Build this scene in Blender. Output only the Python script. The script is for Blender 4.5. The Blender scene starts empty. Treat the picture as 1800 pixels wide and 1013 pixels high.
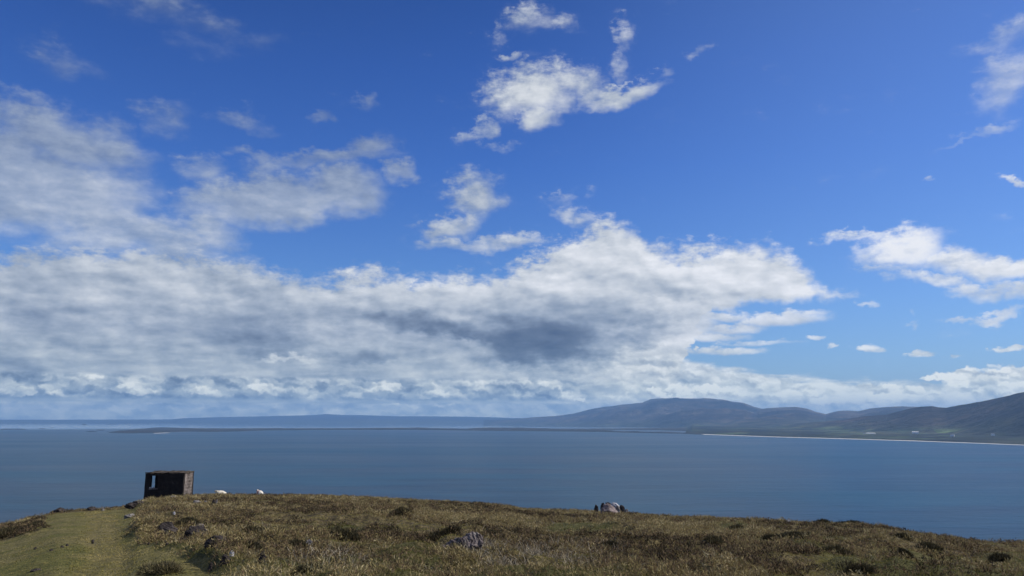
import bpy, bmesh, math, random
import numpy as np
from mathutils import Vector, Matrix

# ------------------------------------------------------------------ camera, world, sun, exposure
sc = bpy.context.scene
C = sc.collection
W, HH, F = 1800.0, 1013.0, 1386.0            # the photograph's frame and focal length in its pixels
HOR = 738.0                                  # row of the horizon
PITCH = math.atan((HOR - HH / 2) / F)
EYE = 120.0                                  # eye height above the sea
SUN_AZ, SUN_EL = 84.0, 43.0                  # degrees right of the view direction, degrees up

cam = bpy.data.cameras.new('camera')
cam.sensor_width = 36.0
cam.lens = 36.0 * F / W
cam.clip_start = 0.1
cam.clip_end = 200000.0
cam_o = bpy.data.objects.new('camera', cam)
C.objects.link(cam_o)
cam_o.location = (0, 0, EYE)
cam_o.rotation_euler = (math.radians(90) + PITCH, 0, 0)
sc.camera = cam_o

sc.view_settings.view_transform = 'Standard'
sc.view_settings.look = 'None'
sc.view_settings.exposure = 0.0
sc.view_settings.gamma = 1.0
sc.view_settings.use_curve_mapping = False
sc.cycles.use_denoising = True
sc.cycles.max_bounces = 6
sc.cycles.diffuse_bounces = 2
sc.cycles.volume_bounces = 0
sc.cycles.transparent_max_bounces = 8

def ray(px, py):
    x = (px - W / 2) / F
    u = (HH / 2 - py) / F
    cp, sp = math.cos(PITCH), math.sin(PITCH)
    v = np.array([x, cp - sp * u, sp + cp * u])
    return v / np.linalg.norm(v)

def azel(px, py):
    v = ray(px, py)
    return math.degrees(math.atan2(v[0], v[1])), math.degrees(math.asin(v[2]))

sun = bpy.data.lights.new('sun', 'SUN')
sun.energy = 5.0
sun.angle = math.radians(0.53)
sun.color = (1.0, 0.93, 0.82)
sun_o = bpy.data.objects.new('sun', sun)
C.objects.link(sun_o)
_a, _e = math.radians(SUN_AZ), math.radians(SUN_EL)
SUNV = Vector((math.sin(_a) * math.cos(_e), math.cos(_a) * math.cos(_e), math.sin(_e)))
sun_o.rotation_euler = SUNV.to_track_quat('Z', 'Y').to_euler()
sun_o.location = (50, 10, EYE + 60)

# ---- node expression helper
class G:
    def __init__(s, tree): s.t = tree
    def node(s, kind, **kw):
        n = s.t.nodes.new(kind)
        for k, v in kw.items(): setattr(n, k, v)
        return n
    def put(s, sock, v):
        if isinstance(v, bpy.types.NodeSocket): s.t.links.new(v, sock)
        elif v is not None: sock.default_value = v
    def m(s, op, *a, clamp=False):
        n = s.node('ShaderNodeMath', operation=op, use_clamp=clamp)
        for i, v in enumerate(a): s.put(n.inputs[i], v)
        return n.outputs[0]
    def add(s, a, b): return s.m('ADD', a, b)
    def sub(s, a, b): return s.m('SUBTRACT', a, b)
    def mul(s, a, b): return s.m('MULTIPLY', a, b)
    def div(s, a, b): return s.m('DIVIDE', a, b)
    def mx(s, a, b): return s.m('MAXIMUM', a, b)
    def mn(s, a, b): return s.m('MINIMUM', a, b)
    def mad(s, a, b, c): return s.m('MULTIPLY_ADD', a, b, c)
    def vm(s, op, *a):
        n = s.node('ShaderNodeVectorMath', operation=op)
        for i, v in enumerate(a):
            if op == 'SCALE' and i == 1: s.put(n.inputs[3], v)
            else: s.put(n.inputs[i], v)
        return n.outputs['Value'] if op in ('LENGTH', 'DOT_PRODUCT', 'DISTANCE') else n.outputs[0]
    def xyz(s, x, y, z):
        n = s.node('ShaderNodeCombineXYZ')
        for i, v in enumerate((x, y, z)): s.put(n.inputs[i], v)
        return n.outputs[0]
    def sep(s, v):
        n = s.node('ShaderNodeSeparateXYZ'); s.put(n.inputs[0], v)
        return n.outputs[0], n.outputs[1], n.outputs[2]
    def noise(s, vec, scale, detail=4, rough=0.5, dist=0.0, color=False, lac=2.0):
        n = s.node('ShaderNodeTexNoise')
        s.put(n.inputs['Vector'], vec)
        n.inputs['Scale'].default_value = scale
        n.inputs['Detail'].default_value = detail
        n.inputs['Roughness'].default_value = rough
        n.inputs['Distortion'].default_value = dist
        n.inputs['Lacunarity'].default_value = lac
        return n.outputs['Color'] if color else n.outputs[0]
    def voro(s, vec, scale, color=False, feature='F1', smooth=None):
        n = s.node('ShaderNodeTexVoronoi', feature=feature)
        s.put(n.inputs['Vector'], vec)
        n.inputs['Scale'].default_value = scale
        if smooth is not None: n.inputs['Smoothness'].default_value = smooth
        return n.outputs['Color'] if color else n.outputs['Distance']
    def step(s, v, lo, hi, a=0.0, b=1.0, smooth=True):
        n = s.node('ShaderNodeMapRange', interpolation_type='SMOOTHSTEP' if smooth else 'LINEAR')
        s.put(n.inputs[0], v)
        for i, q in enumerate((lo, hi, a, b)): s.put(n.inputs[i + 1], q)
        return n.outputs[0]
    def ramp(s, v, stops, interp='LINEAR'):
        n = s.node('ShaderNodeValToRGB')
        s.put(n.inputs[0], v)
        r = n.color_ramp; r.interpolation = interp
        while len(r.elements) < len(stops): r.elements.new(0.5)
        for e, (p, c) in zip(r.elements, stops):
            e.position = p; e.color = (c[0], c[1], c[2], 1)
        return n.outputs[0]
    def mix(s, f, a, b, blend='MIX'):
        n = s.node('ShaderNodeMix', data_type='RGBA', blend_type=blend)
        s.put(n.inputs[0], f)
        for i, v in ((6, a), (7, b)):
            if isinstance(v, (tuple, list)): v = (v[0], v[1], v[2], 1)
            s.put(n.inputs[i], v)
        return n.outputs[2]
    def curve(s, v, pts):
        n = s.node('ShaderNodeFloatCurve')
        s.put(n.inputs['Value'], v)
        c = n.mapping.curves[0]
        pts = sorted(pts)
        while len(c.points) < len(pts): c.points.new(0.5, 0.5)
        for p, (x, y) in zip(c.points, pts):
            p.location = (x, y); p.handle_type = 'VECTOR'
        n.mapping.update()
        return n.outputs[0]

def lin(r, g, b):
    f = lambda c: (c / 255 / 12.92) if c / 255 <= 0.04045 else ((c / 255 + 0.055) / 1.055) ** 2.4
    return (f(r), f(g), f(b))

world = bpy.data.worlds.new('World')
sc.world = world
world.use_nodes = True
nt = world.node_tree
nt.nodes.clear()
g = G(nt)
SKY_STR = 0.1
sky = g.node('ShaderNodeTexSky', sky_type='NISHITA')
sky.sun_disc = False
sky.sun_elevation = math.radians(SUN_EL)
sky.sun_rotation = math.radians(SUN_AZ)
sky.altitude = 120
sky.air_density = 1.0
sky.dust_density = 0.6
sky.ozone_density = 2.5
tc = g.node('ShaderNodeTexCoord')
D0 = g.vm('NORMALIZE', tc.outputs['Generated'])
dx, dy, dz = g.sep(D0)
DEG = 57.29578
az = g.mul(g.m('ARCTAN2', dx, dy), DEG)
el = g.mul(g.m('ARCSINE', dz), DEG)
P = g.xyz(az, el, 0.0)

# --- domain warp so that every cloud edge is ragged
wb = g.vm('SUBTRACT', g.noise(P, 0.28, 4, 0.56, color=True), (0.5, 0.5, 0.5))
WP = g.vm('ADD', P, g.vm('MULTIPLY', wb, (4.6, 2.8, 0)))
n_edge = g.noise(g.vm('MULTIPLY', P, (0.7, 1.25, 1)), 1.5, 4, 0.64)
ed = g.sub(n_edge, 0.5)
EV = g.vm('SCALE', g.xyz(1.0, -0.75, 0.0), ed)
WL = g.vm('ADD', g.vm('ADD', P, g.vm('MULTIPLY', wb, (3.2, 0.8, 0))), g.vm('MULTIPLY', EV, (2.6, 0.9, 0)))     # gentler warp close to the horizon
WP = g.vm('ADD', WP, g.vm('MULTIPLY', EV, (1.5, 1.5, 0)))

def rotated(P_):
    """P_ turned by a few angles, for tilted clouds"""
    out = {0: P_}
    for r in (-40, -10, 10, 30):
        t = math.radians(r); c_, s_ = math.cos(t), math.sin(t)
        out[r] = g.xyz(g.vm('DOT_PRODUCT', P_, (c_, -s_, 0)), g.vm('DOT_PRODUCT', P_, (s_, c_, 0)), 0.0)
    return out

def blob(PR, px, py, rx, ry, rot=0, w=1.0, inner=0.15, after=None):
    a, e = azel(px, py)
    a2, _ = azel(px + 1, py); _, e2 = azel(px, py - 1)
    r = min(PR, key=lambda v: abs(v - rot))
    P_ = PR[r]
    if after is not None:      # every few blobs wait for the sum so far, so the shader needs little stack
        P_ = g.vm('MULTIPLY_ADD', after, (0.0, 0.0, 1.0), P_)
    t = math.radians(r); c_, s_ = math.cos(t), math.sin(t)
    a, e = a * c_ - e * s_, a * s_ + e * c_
    sx, sy = 1 / (rx * (a2 * 1 - azel(px, py)[0])), 1 / (ry * (e2 - azel(px, py)[1]))
    v = g.vm('MULTIPLY_ADD', P_, (sx, sy, 0.0), (-a * sx, -e * sy, 0.0))
    return g.step(g.vm('LENGTH', v), inner, 1.25, w, 0.0)

def fold(PR, items, op='MAXIMUM'):
    acc = None
    for i, it in enumerate(items):
        b = blob(PR, *it, after=(acc if acc is not None else LAST[0]) if i % 4 == 0 else None)
        acc = b if acc is None else g.m(op, acc, b)
    LAST[0] = acc
    return acc
LAST = [None]

soft = [  # px, py, rx, ry, rotation (clockwise), weight
    (100, 240, 200, 70, 10, 1.0), (70, 330, 270, 110, 0, 1.15), (210, 400, 260, 62, 8, .92), (20, 290, 110, 120, 0, 1.0),
    (275, 215, 60, 50, 0, .46), (370, 400, 70, 60, 30, .8), (480, 350, 200, 54, -6, 1.1), (600, 335, 90, 52, 0, 1.1),
    (360, 300, 70, 30, 0, .62), (560, 285, 160, 26, -9, .72), (655, 255, 60, 26, -10, .66), (705, 305, 42, 24, 0, .78),
    (450, 275, 70, 16, 5, .5), (420, 215, 90, 22, 0, .42), (560, 210, 26, 12, 0, .46), (655, 185, 25, 24, 0, .42),
    (120, 110, 90, 50, 0, .38), (300, 20, 220, 60, 10, .4), (50, 160, 70, 30, 0, .42),
    (1770, 130, 70, 80, 0, .5), (1740, 225, 80, 14, -4, .5), (1690, 240, 80, 10, -6, .42), (1780, 60, 120, 30, 0, .42)]
firm = [
    (930, 165, 100, 60, 0, 1.1), (945, 212, 52, 40, 0, 1.0), (1005, 142, 76, 42, 10, 1.0), (1090, 168, 110, 26, -6, 1.0), (1030, 165, 60, 34, 0, .9),
    (1168, 126, 22, 24, 30, .68), (845, 225, 52, 22, -48, .66), (870, 258, 50, 14, 0, .5), (900, 100, 30, 12, 0, .5),
    (930, 30, 75, 40, -8, .62), (880, 55, 36, 26, -20, .5), (985, 40, 30, 34, 0, .5), (1100, 60, 32, 44, 0, .5), (1225, 96, 28, 16, -20, .48),
    (1090, 110, 30, 40, 0, .4), (832, 342, 70, 58, 10, .92), (805, 392, 86, 30, -10, .9), (850, 427, 150, 18, 0, .84), (722, 400, 24, 10, 0, .5),
    (1010, 378, 66, 26, 10, .62), (985, 345, 52, 20, 0, .48), (1040, 340, 20, 20, 0, .44),
    (1600, 432, 125, 42, 0, 1.1), (1500, 420, 80, 15, -4, .9), (1665, 455, 140, 34, 10, 1.1), (1765, 466, 110, 30, 3, 1.1), (1560, 470, 60, 14, 0, .6),
    (1640, 490, 120, 17, 8, .84), (1720, 508, 80, 24, 14, .95), (1790, 512, 50, 22, 0, .86),
    (1765, 552, 52, 17, -4, .9), (1695, 562, 40, 10, 0, .6), (1532, 533, 32, 9, 10, .56), (1600, 565, 24, 8, -10, .44),
    (1600, 552, 12, 6, 0, .4), (1630, 308, 20, 6, -15, .52), (1795, 318, 52, 9, -3, .84), (1700, 235, 30, 8, 0, .42)]
tight = [(1260, 555, 90, 14, 0, .9), (1240, 592, 100, 15, 2, .95), (1270, 618, 110, 11, 3, .85), (1210, 570, 90, 40, 0, 1.0), (1400, 550, 80, 12, -4, .9),
        (1370, 560, 120, 19, -3, .98), (1290, 576, 90, 16, 0, .9), (1330, 603, 130, 9, 2, .66), (1430, 592, 32, 5, 0, .8),
    (1462, 607, 16, 9, 10, .8), (1527, 612, 36, 9, 6, .86), (1612, 621, 44, 9, 2, .86), (1683, 627, 28, 7, 0, .72),
    (1785, 613, 62, 6, -4, .9)]
RW = rotated(WP)
fs = fold(RW, soft); ff = fold(RW, firm); ft = fold(rotated(WL), tight)

# planar sky coordinates: cloud texture flattens towards the horizon as a real layer does
q = g.div(1.0, g.add(g.mx(dz, 0.0), 0.10))
Q = g.xyz(g.mul(dx, q), g.mul(dy, q), 0.0)
nq = g.noise(Q, 1.1, 4, 0.5)
nq2 = g.noise(Q, 3.4, 3, 0.5)
PS = g.vm('MULTIPLY', P, (0.55, 1.15, 1))
n_fine = g.noise(PS, 0.52, 5, 0.55)
n_soft = n_fine

# --- the big bank: upper edge and lower edge as curves over azimuth
def az01(px, py=600): return (azel(px, py)[0] + 40) / 80
def el01(px, py): return azel(px, py)[1] / 40
az_w = g.sep(WP)[0]; el_w = g.sep(WP)[1]
A01 = g.m('MULTIPLY_ADD', az, 1 / 80, 0.5, clamp=True)
A01w = g.m('MULTIPLY_ADD', az_w, 1 / 80, 0.5, clamp=True)
top_pts = [(-200, 440), (0, 440), (150, 420), (300, 428), (420, 446), (500, 466), (560, 480), (640, 466), (740, 472), (860, 470), (920, 452),
           (970, 425), (1020, 396), (1075, 372), (1125, 405), (1190, 436), (1250, 424), (1300, 418), (1360, 440), (1420, 466),
           (1455, 492), (1500, 502), (1535, 512), (1600, 560), (2000, 640)]
topc = g.mul(g.curve(A01w, [(az01(x, y), el01(x, y)) for x, y in top_pts if 0 <= az01(x, y) <= 1]), 40)
bot_pts = [(-200, 738), (1180, 738), (1215, 640), (1245, 545), (1300, 534), (1400, 527), (1475, 520), (1530, 512), (1600, 500), (2000, 400)]
botc = g.mul(g.curve(A01w, [(az01(x, y), max(0.0, el01(x, y))) for x, y in bot_pts if 0 <= az01(x, y) <= 1]), 40)
bank = g.mn(g.div(g.sub(topc, el_w), 1.6), g.div(g.sub(el_w, botc), 0.7))
bank = g.step(bank, -0.35, 1.1, 0, 1.0, False)
low_pts = [(-200, 640), (1080, 600), (1200, 622), (1300, 644), (1400, 655), (1550, 662), (1650, 664), (1720, 652), (1800, 650), (2000, 640)]
lowc = g.mul(g.curve(A01, [(az01(x, y), el01(x, y)) for x, y in low_pts if 0 <= az01(x, y) <= 1]), 40)
elL = g.sep(WL)[1]
low = g.step(g.div(g.sub(lowc, elL), 1.0), -0.3, 1.0, 0, 0.93, False)
# elsewhere in the sky (beyond the frame) broken clouds of the same kind
out = g.step(g.m('ABSOLUTE', az), 38, 45)
other = g.mul(g.step(nq, 0.47, 0.60), 0.95)

d_blob = g.mx(g.mul(g.step(g.mad(ed, 0.12, g.mad(g.sub(n_soft, 0.5), 0.9, fs)), 0.08, 1.0), 0.76),
              g.step(g.mad(ed, 0.75, g.mad(g.sub(n_fine, 0.5), 1.2, ff)), g.step(ff, 0.0, 0.3, 0.5, 0.14), 1.2))
d_tight = g.mul(g.step(g.mad(ed, 0.9, ft), 0.30, 0.95), 0.9)
d_bank = g.step(g.mad(ed, 0.7, g.mad(g.sub(n_fine, 0.5), 0.9, bank)), 0.15, 0.85)
d_low = g.mul(g.step(g.mad(g.sub(nq2, 0.5), 0.9, low), 0.25, 0.75), 0.88)
alpha = g.mx(g.mx(d_blob, d_tight), g.mx(d_bank, d_low))
veil = g.mul(g.step(g.mad(ed, 0.6, n_fine), 0.42, 0.80), g.mul(g.step(g.mx(fs, ff), 0.02, 0.45), 0.28))
alpha = g.add(alpha, g.mul(g.sub(1.0, alpha), veil))
alpha = g.m('MULTIPLY', alpha, 0.97, clamp=True)

# --- how bright each part of the cloud is
s_az = g.step(az, -16, 22, 0.64, 0.85)
low_left = g.mul(g.step(el, 3.5, 8.5, 1.0, 0.0), g.step(az, -6, 14, 1.0, 0.0))
shade = g.sub(g.sub(s_az, g.mul(low_left, 0.07)), g.mul(g.step(el, 13, 18), g.step(az, -14, 0, 0.15, 0.05)))
shade = g.mad(g.sub(nq, 0.5), 0.42, shade)
shade = g.mad(g.sub(nq2, 0.5), 0.24, shade)
# relief: the noise compared with itself a little towards the sun
n_off = g.noise(g.vm('ADD', PS, (0.30, 0.45, 0)), 0.52, 3, 0.5)
shade = g.mad(g.mul(g.sub(n_fine, n_off), g.step(el, 10, 16, 0.72, 0.48)), 1.0, g.mad(ed, 0.22, shade))
dark = fold(RW, [(955, 600, 165, 62, -4, .58), (770, 574, 110, 26, 18, .44), (690, 556, 70, 14, 8, .26), (905, 632, 70, 22, 0, .50), (1010, 560, 200, 44, 5, .26),
                 (440, 590, 100, 46, 0, .16), (640, 628, 60, 14, 8, .24), (1180, 520, 150, 22, -4, .10), (80, 600, 160, 20, 0, .05),
                 (680, 560, 60, 14, 8, .2), (1060, 610, 110, 30, -12, .38)])
lite = fold(RW, [(800, 500, 330, 34, 2, .14), (1150, 460, 250, 40, 8, .12), (930, 190, 60, 50, 0, .14), (840, 610, 46, 14, 20, .26),
                 (620, 520, 120, 26, 0, .10), (1600, 430, 160, 40, 4, .16), (1740, 480, 130, 40, 4, .16), (500, 630, 60, 6, 0, .26),
                 (1350, 620, 220, 60, 0, .04), (1380, 540, 120, 30, 0, .10)])
shade = g.add(g.sub(shade, dark), lite)
# --- low cumulus rows
PC = g.vm('ADD', P, g.vm('MULTIPLY', g.vm('SUBTRACT', g.noise(P, 1.6, 3, 0.6, color=True), (0.5, 0.5, 0.5)), (1.3, 0.8, 0)))
PB = g.vm('MULTIPLY', PC, (0.62, 1.15, 1))
POFF = g.vm('ADD', PB, (0.10, 0.20, 0))
def billow(v):
    d1 = g.voro(v, 0.75, feature='SMOOTH_F1', smooth=0.35); d2 = g.voro(v, 2.1, feature='SMOOTH_F1', smooth=0.3)
    return g.sub(1.0, g.mad(d2, 0.42, d1))
bw = billow(PB)
puff = g.noise(PB, 0.8, 3, 0.5)
rel = g.sub(bw, billow(POFF))
row = g.mul(g.step(el, azel(900, 708)[1], azel(900, 700)[1]), g.step(el, azel(900, 672)[1], azel(900, 662)[1], 1, 0))
row_l = g.mul(row, g.step(az, 3, 7, 1, 0))
cum = g.add(g.mad(g.sub(puff, 0.5), 1.7, 0.62), g.mul(rel, 1.1))
cum = g.sub(cum, g.step(el, azel(900, 690)[1], azel(900, 707)[1], 0.0, 0.22))
def mixf(f, a, b): return g.mad(f, g.sub(b, a), a)
shade = mixf(g.mul(row_l, 0.85), shade, cum)
under = g.step(el, azel(900, 712)[1], azel(900, 708)[1], 1, 0)            # thin pale air below the left row
shade = mixf(g.mul(under, g.step(az, 2, 8, 0.8, 0)), shade, g.mad(g.sub(puff, 0.5), 1.5, g.mad(rel, 0.6, 0.70)))
heaps = fold(rotated(PC), [(320, 713, 60, 5, 0, .7), (600, 714, 40, 6, 0, .8), (760, 712, 90, 8, 0, .8), (100, 716, 80, 5, 0, .6), (1200, 686, 40, 22, 0, 1.2), (1262, 690, 66, 18, 12, 1.2), (1150, 695, 60, 15, 0, 1.05), (1095, 696, 26, 18, 0, .8),
                  (1030, 704, 20, 9, 0, .8), (1310, 708, 50, 10, 12, .9), (1530, 683, 44, 20, 20, 1.15), (1500, 700, 60, 12, 0, .8), (1600, 690, 90, 24, 0, 1.05),
                  (1640, 665, 40, 14, 0, .85), (1700, 668, 66, 30, 0, 1.2), (1770, 668, 80, 38, 0, 1.4), (1800, 690, 90, 26, 0, 1.3), (1720, 690, 90, 22, 0, 1.1), (1440, 705, 50, 10, 0, .7),
                  (1560, 714, 80, 9, 0, .9), (890, 712, 36, 10, 0, .7), (680, 680, 80, 15, 0, .95), (215, 684, 90, 17, 0, 1.0), (30, 688, 80, 14, 0, 1.0),
                  (350, 686, 30, 11, 0, .85), (455, 680, 46, 15, 0, .8), (950, 706, 28, 13, 0, .9), (560, 693, 46, 9, 0, .7), (270, 690, 50, 10, 0, .8), (1070, 690, 40, 14, 0, .85), (150, 694, 60, 8, 0, .7), (1400, 690, 60, 12, 0, .7)])
hd = g.step(g.mad(g.sub(puff, 0.5), 1.9, g.mad(g.sub(bw, 0.45), 0.9, heaps)), g.step(heaps, 0.0, 0.3, 1.3, 0.42), g.step(heaps, 0.0, 0.3, 1.6, 0.75))
h_sh = g.add(g.mad(g.sub(puff, 0.5), 0.9, 0.93), g.mul(rel, 1.2))
h_sh = g.add(h_sh, g.step(az, -15, 14, -0.10, 0.05))
shade = g.mad(g.mul(rel, g.mul(g.step(el, 5.2, 3.6), g.step(az, 2, 12))), 0.75, shade)
shade = mixf(g.mul(hd, g.step(az, -4, 4, 0.72, 0.9)), shade, h_sh)
alpha = g.mx(alpha, g.mul(hd, 0.95))
shade = g.m('ADD', shade, 0.0, clamp=True)
def k(c, s=1.0 / SKY_STR): return tuple(v * s for v in lin(*c))
ccol = g.ramp(shade, [(0.0, lin(74, 88, 112)), (0.25, lin(104, 117, 138)), (0.45, lin(140, 153, 172)), (0.62, lin(174, 184, 197)), (0.8, lin(212, 217, 223)), (1.0, lin(246, 247, 250))])
ccol = g.vm('SCALE', ccol, 1.0 / SKY_STR)
ccol = g.mix(1.0, ccol, g.ramp(g.div(el, 10), [(0.0, (1.65, 1.65, 1.20)), (0.12, (1.42, 1.42, 1.12)), (0.3, (1.22, 1.2, 1.06)), (0.6, (1.0, 1.0, 1.0))]), 'MULTIPLY')
# clear air: the Nishita sky, deepened as a polarised northern spring sky
tint = g.ramp(g.div(el, 40), [(0.0, (0.66, 0.86, 1.15)), (0.2, (0.50, 0.78, 1.25)), (0.45, (0.31, 0.60, 1.22)), (0.62, (0.24, 0.50, 1.10)), (0.78, (0.19, 0.41, 0.92)), (1.0, (0.19, 0.38, 0.84))])
clear = g.mix(1.0, sky.outputs[0], tint, 'MULTIPLY')
clear = g.mix(g.mul(g.step(az, -5, 36), 0.16), clear, tuple(v / SKY_STR for v in lin(150, 185, 235)))
o_col = g.vm('SCALE', g.ramp(g.mad(g.sub(nq2, 0.5), 0.7, 0.7), [(0.0, lin(110, 130, 165)), (0.6, lin(185, 194, 210)), (1.0, lin(246, 247, 250))]), 1.0 / SKY_STR)
outer = g.mix(other, clear, o_col)
final = g.mix(out, g.mix(alpha, clear, ccol), outer)
bg = g.node('ShaderNodeBackground')
g.put(bg.inputs[0], final)
bg.inputs[1].default_value = SKY_STR
bg2 = g.node('ShaderNodeBackground')                          # the rest of the sky round the viewer
g.put(bg2.inputs[0], outer)
bg2.inputs[1].default_value = SKY_STR
mxs = g.node('ShaderNodeMixShader')
g.put(mxs.inputs[0], g.m('GREATER_THAN', g.m('ABSOLUTE', az), 45.0))
nt.links.new(bg.outputs[0], mxs.inputs[1]); nt.links.new(bg2.outputs[0], mxs.inputs[2])
wo = g.node('ShaderNodeOutputWorld')
nt.links.new(mxs.outputs[0], wo.inputs[0])
world.cycles.sampling_method = 'MANUAL'
world.cycles.sample_map_resolution = 512

# ------------------------------------------------------------------ helpers
rng = np.random.default_rng(7)
random.seed(7)

def tag(o, label=None, cat=None, group=None, kind=None):
    if label: o['label'] = label
    if cat: o['category'] = cat
    if group: o['group'] = group
    if kind: o['kind'] = kind
    return o

def mesh_np(name, V, quads=None, tris=None, mat=None, parent=None, smooth=True, attrs=None):
    me = bpy.data.meshes.new(name)
    V = np.asarray(V, dtype=np.float32)
    q = np.zeros((0, 4), np.int32) if quads is None else np.asarray(quads, np.int32)
    t = np.zeros((0, 3), np.int32) if tris is None else np.asarray(tris, np.int32)
    me.vertices.add(len(V)); me.vertices.foreach_set('co', V.ravel())
    loops = np.concatenate([q.ravel(), t.ravel()])
    me.loops.add(len(loops)); me.loops.foreach_set('vertex_index', loops)
    starts = np.concatenate([np.arange(len(q)) * 4, len(q) * 4 + np.arange(len(t)) * 3]).astype(np.int32)
    me.polygons.add(len(starts)); me.polygons.foreach_set('loop_start', starts)
    me.polygons.foreach_set('use_smooth', np.full(len(starts), smooth))
    for k_, a_ in (attrs or {}).items():
        at = me.attributes.new(k_, 'FLOAT', 'POINT'); at.data.foreach_set('value', np.asarray(a_, np.float32))
    me.update(calc_edges=True)
    o = bpy.data.objects.new(name, me); C.objects.link(o)
    if mat: me.materials.append(mat)
    if parent: o.parent = parent
    return o

def grid_quads(nr, nc, wrap=False):
    i = np.arange(nr - 1)[:, None] * nc
    j = np.arange(nc if wrap else nc - 1)[None, :]
    j2 = (j + 1) % nc
    return np.stack([i + j, i + j2, i + nc + j2, i + nc + j], -1).reshape(-1, 4)

def hash2(ix, iy, seed):
    h = (ix.astype(np.int64) * 374761393 + iy.astype(np.int64) * 668265263 + seed * 1442695041) & 0xffffffff
    h = ((h ^ (h >> 13)) * 1274126177) & 0xffffffff
    return ((h ^ (h >> 16)) & 0xffff) / 65535.0

def vnoise(x, y, seed=0):
    ix = np.floor(x); iy = np.floor(y); fx = x - ix; fy = y - iy
    u = fx * fx * (3 - 2 * fx); v = fy * fy * (3 - 2 * fy)
    a = hash2(ix, iy, seed); b = hash2(ix + 1, iy, seed); c = hash2(ix, iy + 1, seed); d = hash2(ix + 1, iy + 1, seed)
    return (a + (b - a) * u) * (1 - v) + (c + (d - c) * u) * v

def fbm(x, y, scale, octaves=4, seed=0, rough=0.5, ridged=False):
    s_ = 0; a = 1; tot = 0
    x = np.asarray(x, float) * scale; y = np.asarray(y, float) * scale
    for o in range(octaves):
        n = vnoise(x, y, seed + o)
        if ridged: n = 1 - np.abs(2 * n - 1)
        s_ = s_ + a * n; tot += a; a *= rough
        x, y = x * 2.03 * 0.8 - y * 2.03 * 0.6, x * 2.03 * 0.6 + y * 2.03 * 0.8
    return s_ / tot

def new_mat(name):
    m = bpy.data.materials.new(name); m.use_nodes = True
    t = m.node_tree; t.nodes.clear()
    h = G(t)
    p = h.node('ShaderNodeBsdfPrincipled'); o = h.node('ShaderNodeOutputMaterial')
    t.links.new(p.outputs[0], o.inputs[0])
    p.inputs['Roughness'].default_value = 0.9
    p.inputs['Specular IOR Level'].default_value = 0.15
    return m, h, p

def attr(h, name):
    n = h.node('ShaderNodeAttribute'); n.attribute_name = name
    return n.outputs['Fac']

def bump(h, height, dist, strength=1.0):
    n = h.node('ShaderNodeBump'); h.put(n.inputs['Height'], height)
    n.inputs['Distance'].default_value = dist; n.inputs['Strength'].default_value = strength
    return n.outputs[0]

def pos(h): return h.node('ShaderNodeNewGeometry').outputs['Position']
def objc(h): return h.node('ShaderNodeTexCoord').outputs['Object']

def xy_at(px, dist, py=870):
    v = ray(px, py); a = math.atan2(v[0], v[1])
    return math.sin(a) * dist, math.cos(a) * dist

def sea_pt(px, py, z=0.0):
    v = ray(px, py); t = (z - EYE) / v[2]
    return v[0] * t, v[1] * t

# ------------------------------------------------------------------ the sea
ms, h, p = new_mat('sea_water')
pp = pos(h)
xx, yy, zz = h.sep(pp)
big = h.noise(h.vm('MULTIPLY', pp, (0.0006, 0.0022, 0)), 1.0, 5, 0.55)
mid = h.noise(h.vm('MULTIPLY', pp, (0.004, 0.012, 0)), 1.0, 4, 0.6)
body = h.mix(h.step(h.mad(h.sub(mid, 0.5), 0.5, big), 0.38, 0.62), (0.002, 0.020, 0.031), (0.006, 0.046, 0.070))
h.put(p.inputs['Base Color'], body)
calm = h.step(h.vm('LENGTH', pp), 10500, 13500)                      # sheltered bay behind the spit
h.put(p.inputs['Roughness'], h.mad(h.mad(h.sub(big, 0.5), 0.25, 0.34), h.sub(1.0, calm), h.mul(calm, 0.05)))
p.inputs['IOR'].default_value = 1.333
p.inputs['Specular IOR Level'].default_value = 0.5
w1 = h.noise(h.vm('MULTIPLY', pp, (0.05, 0.09, 0)), 1.0, 5, 0.65)
w2 = h.noise(h.vm('MULTIPLY', pp, (0.4, 0.6, 0)), 1.0, 3, 0.6)
hgt = h.add(h.mul(w1, 2.4), h.mul(w2, 0.35))
hgt = h.mad(mid, 6.0, hgt)
hgt = h.mul(hgt, h.mad(calm, -0.985, 1.0))
p_n = bump(h, hgt, 1.0, 0.55)
h.t.links.new(p_n, p.inputs['Normal'])
th = np.linspace(0, 2 * np.pi, 256, endpoint=False)
rr = np.concatenate([[30], np.geomspace(200, 44000, 40)])
X = rr[:, None] * np.sin(th); Y = rr[:, None] * np.cos(th)
Vv = np.stack([X, Y, np.zeros_like(X)], -1).reshape(-1, 3)
q_ = grid_quads(len(rr), 256, True)[:, ::-1]
cen = len(Vv)
Vv = np.vstack([Vv, [[0, 0, 0]]])
t_ = np.stack([np.arange(256), (np.arange(256) + 1) % 256, np.full(256, cen)], -1)
tag(mesh_np('sea', Vv, q_, t_[:, ::-1], ms), kind='structure')

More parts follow.
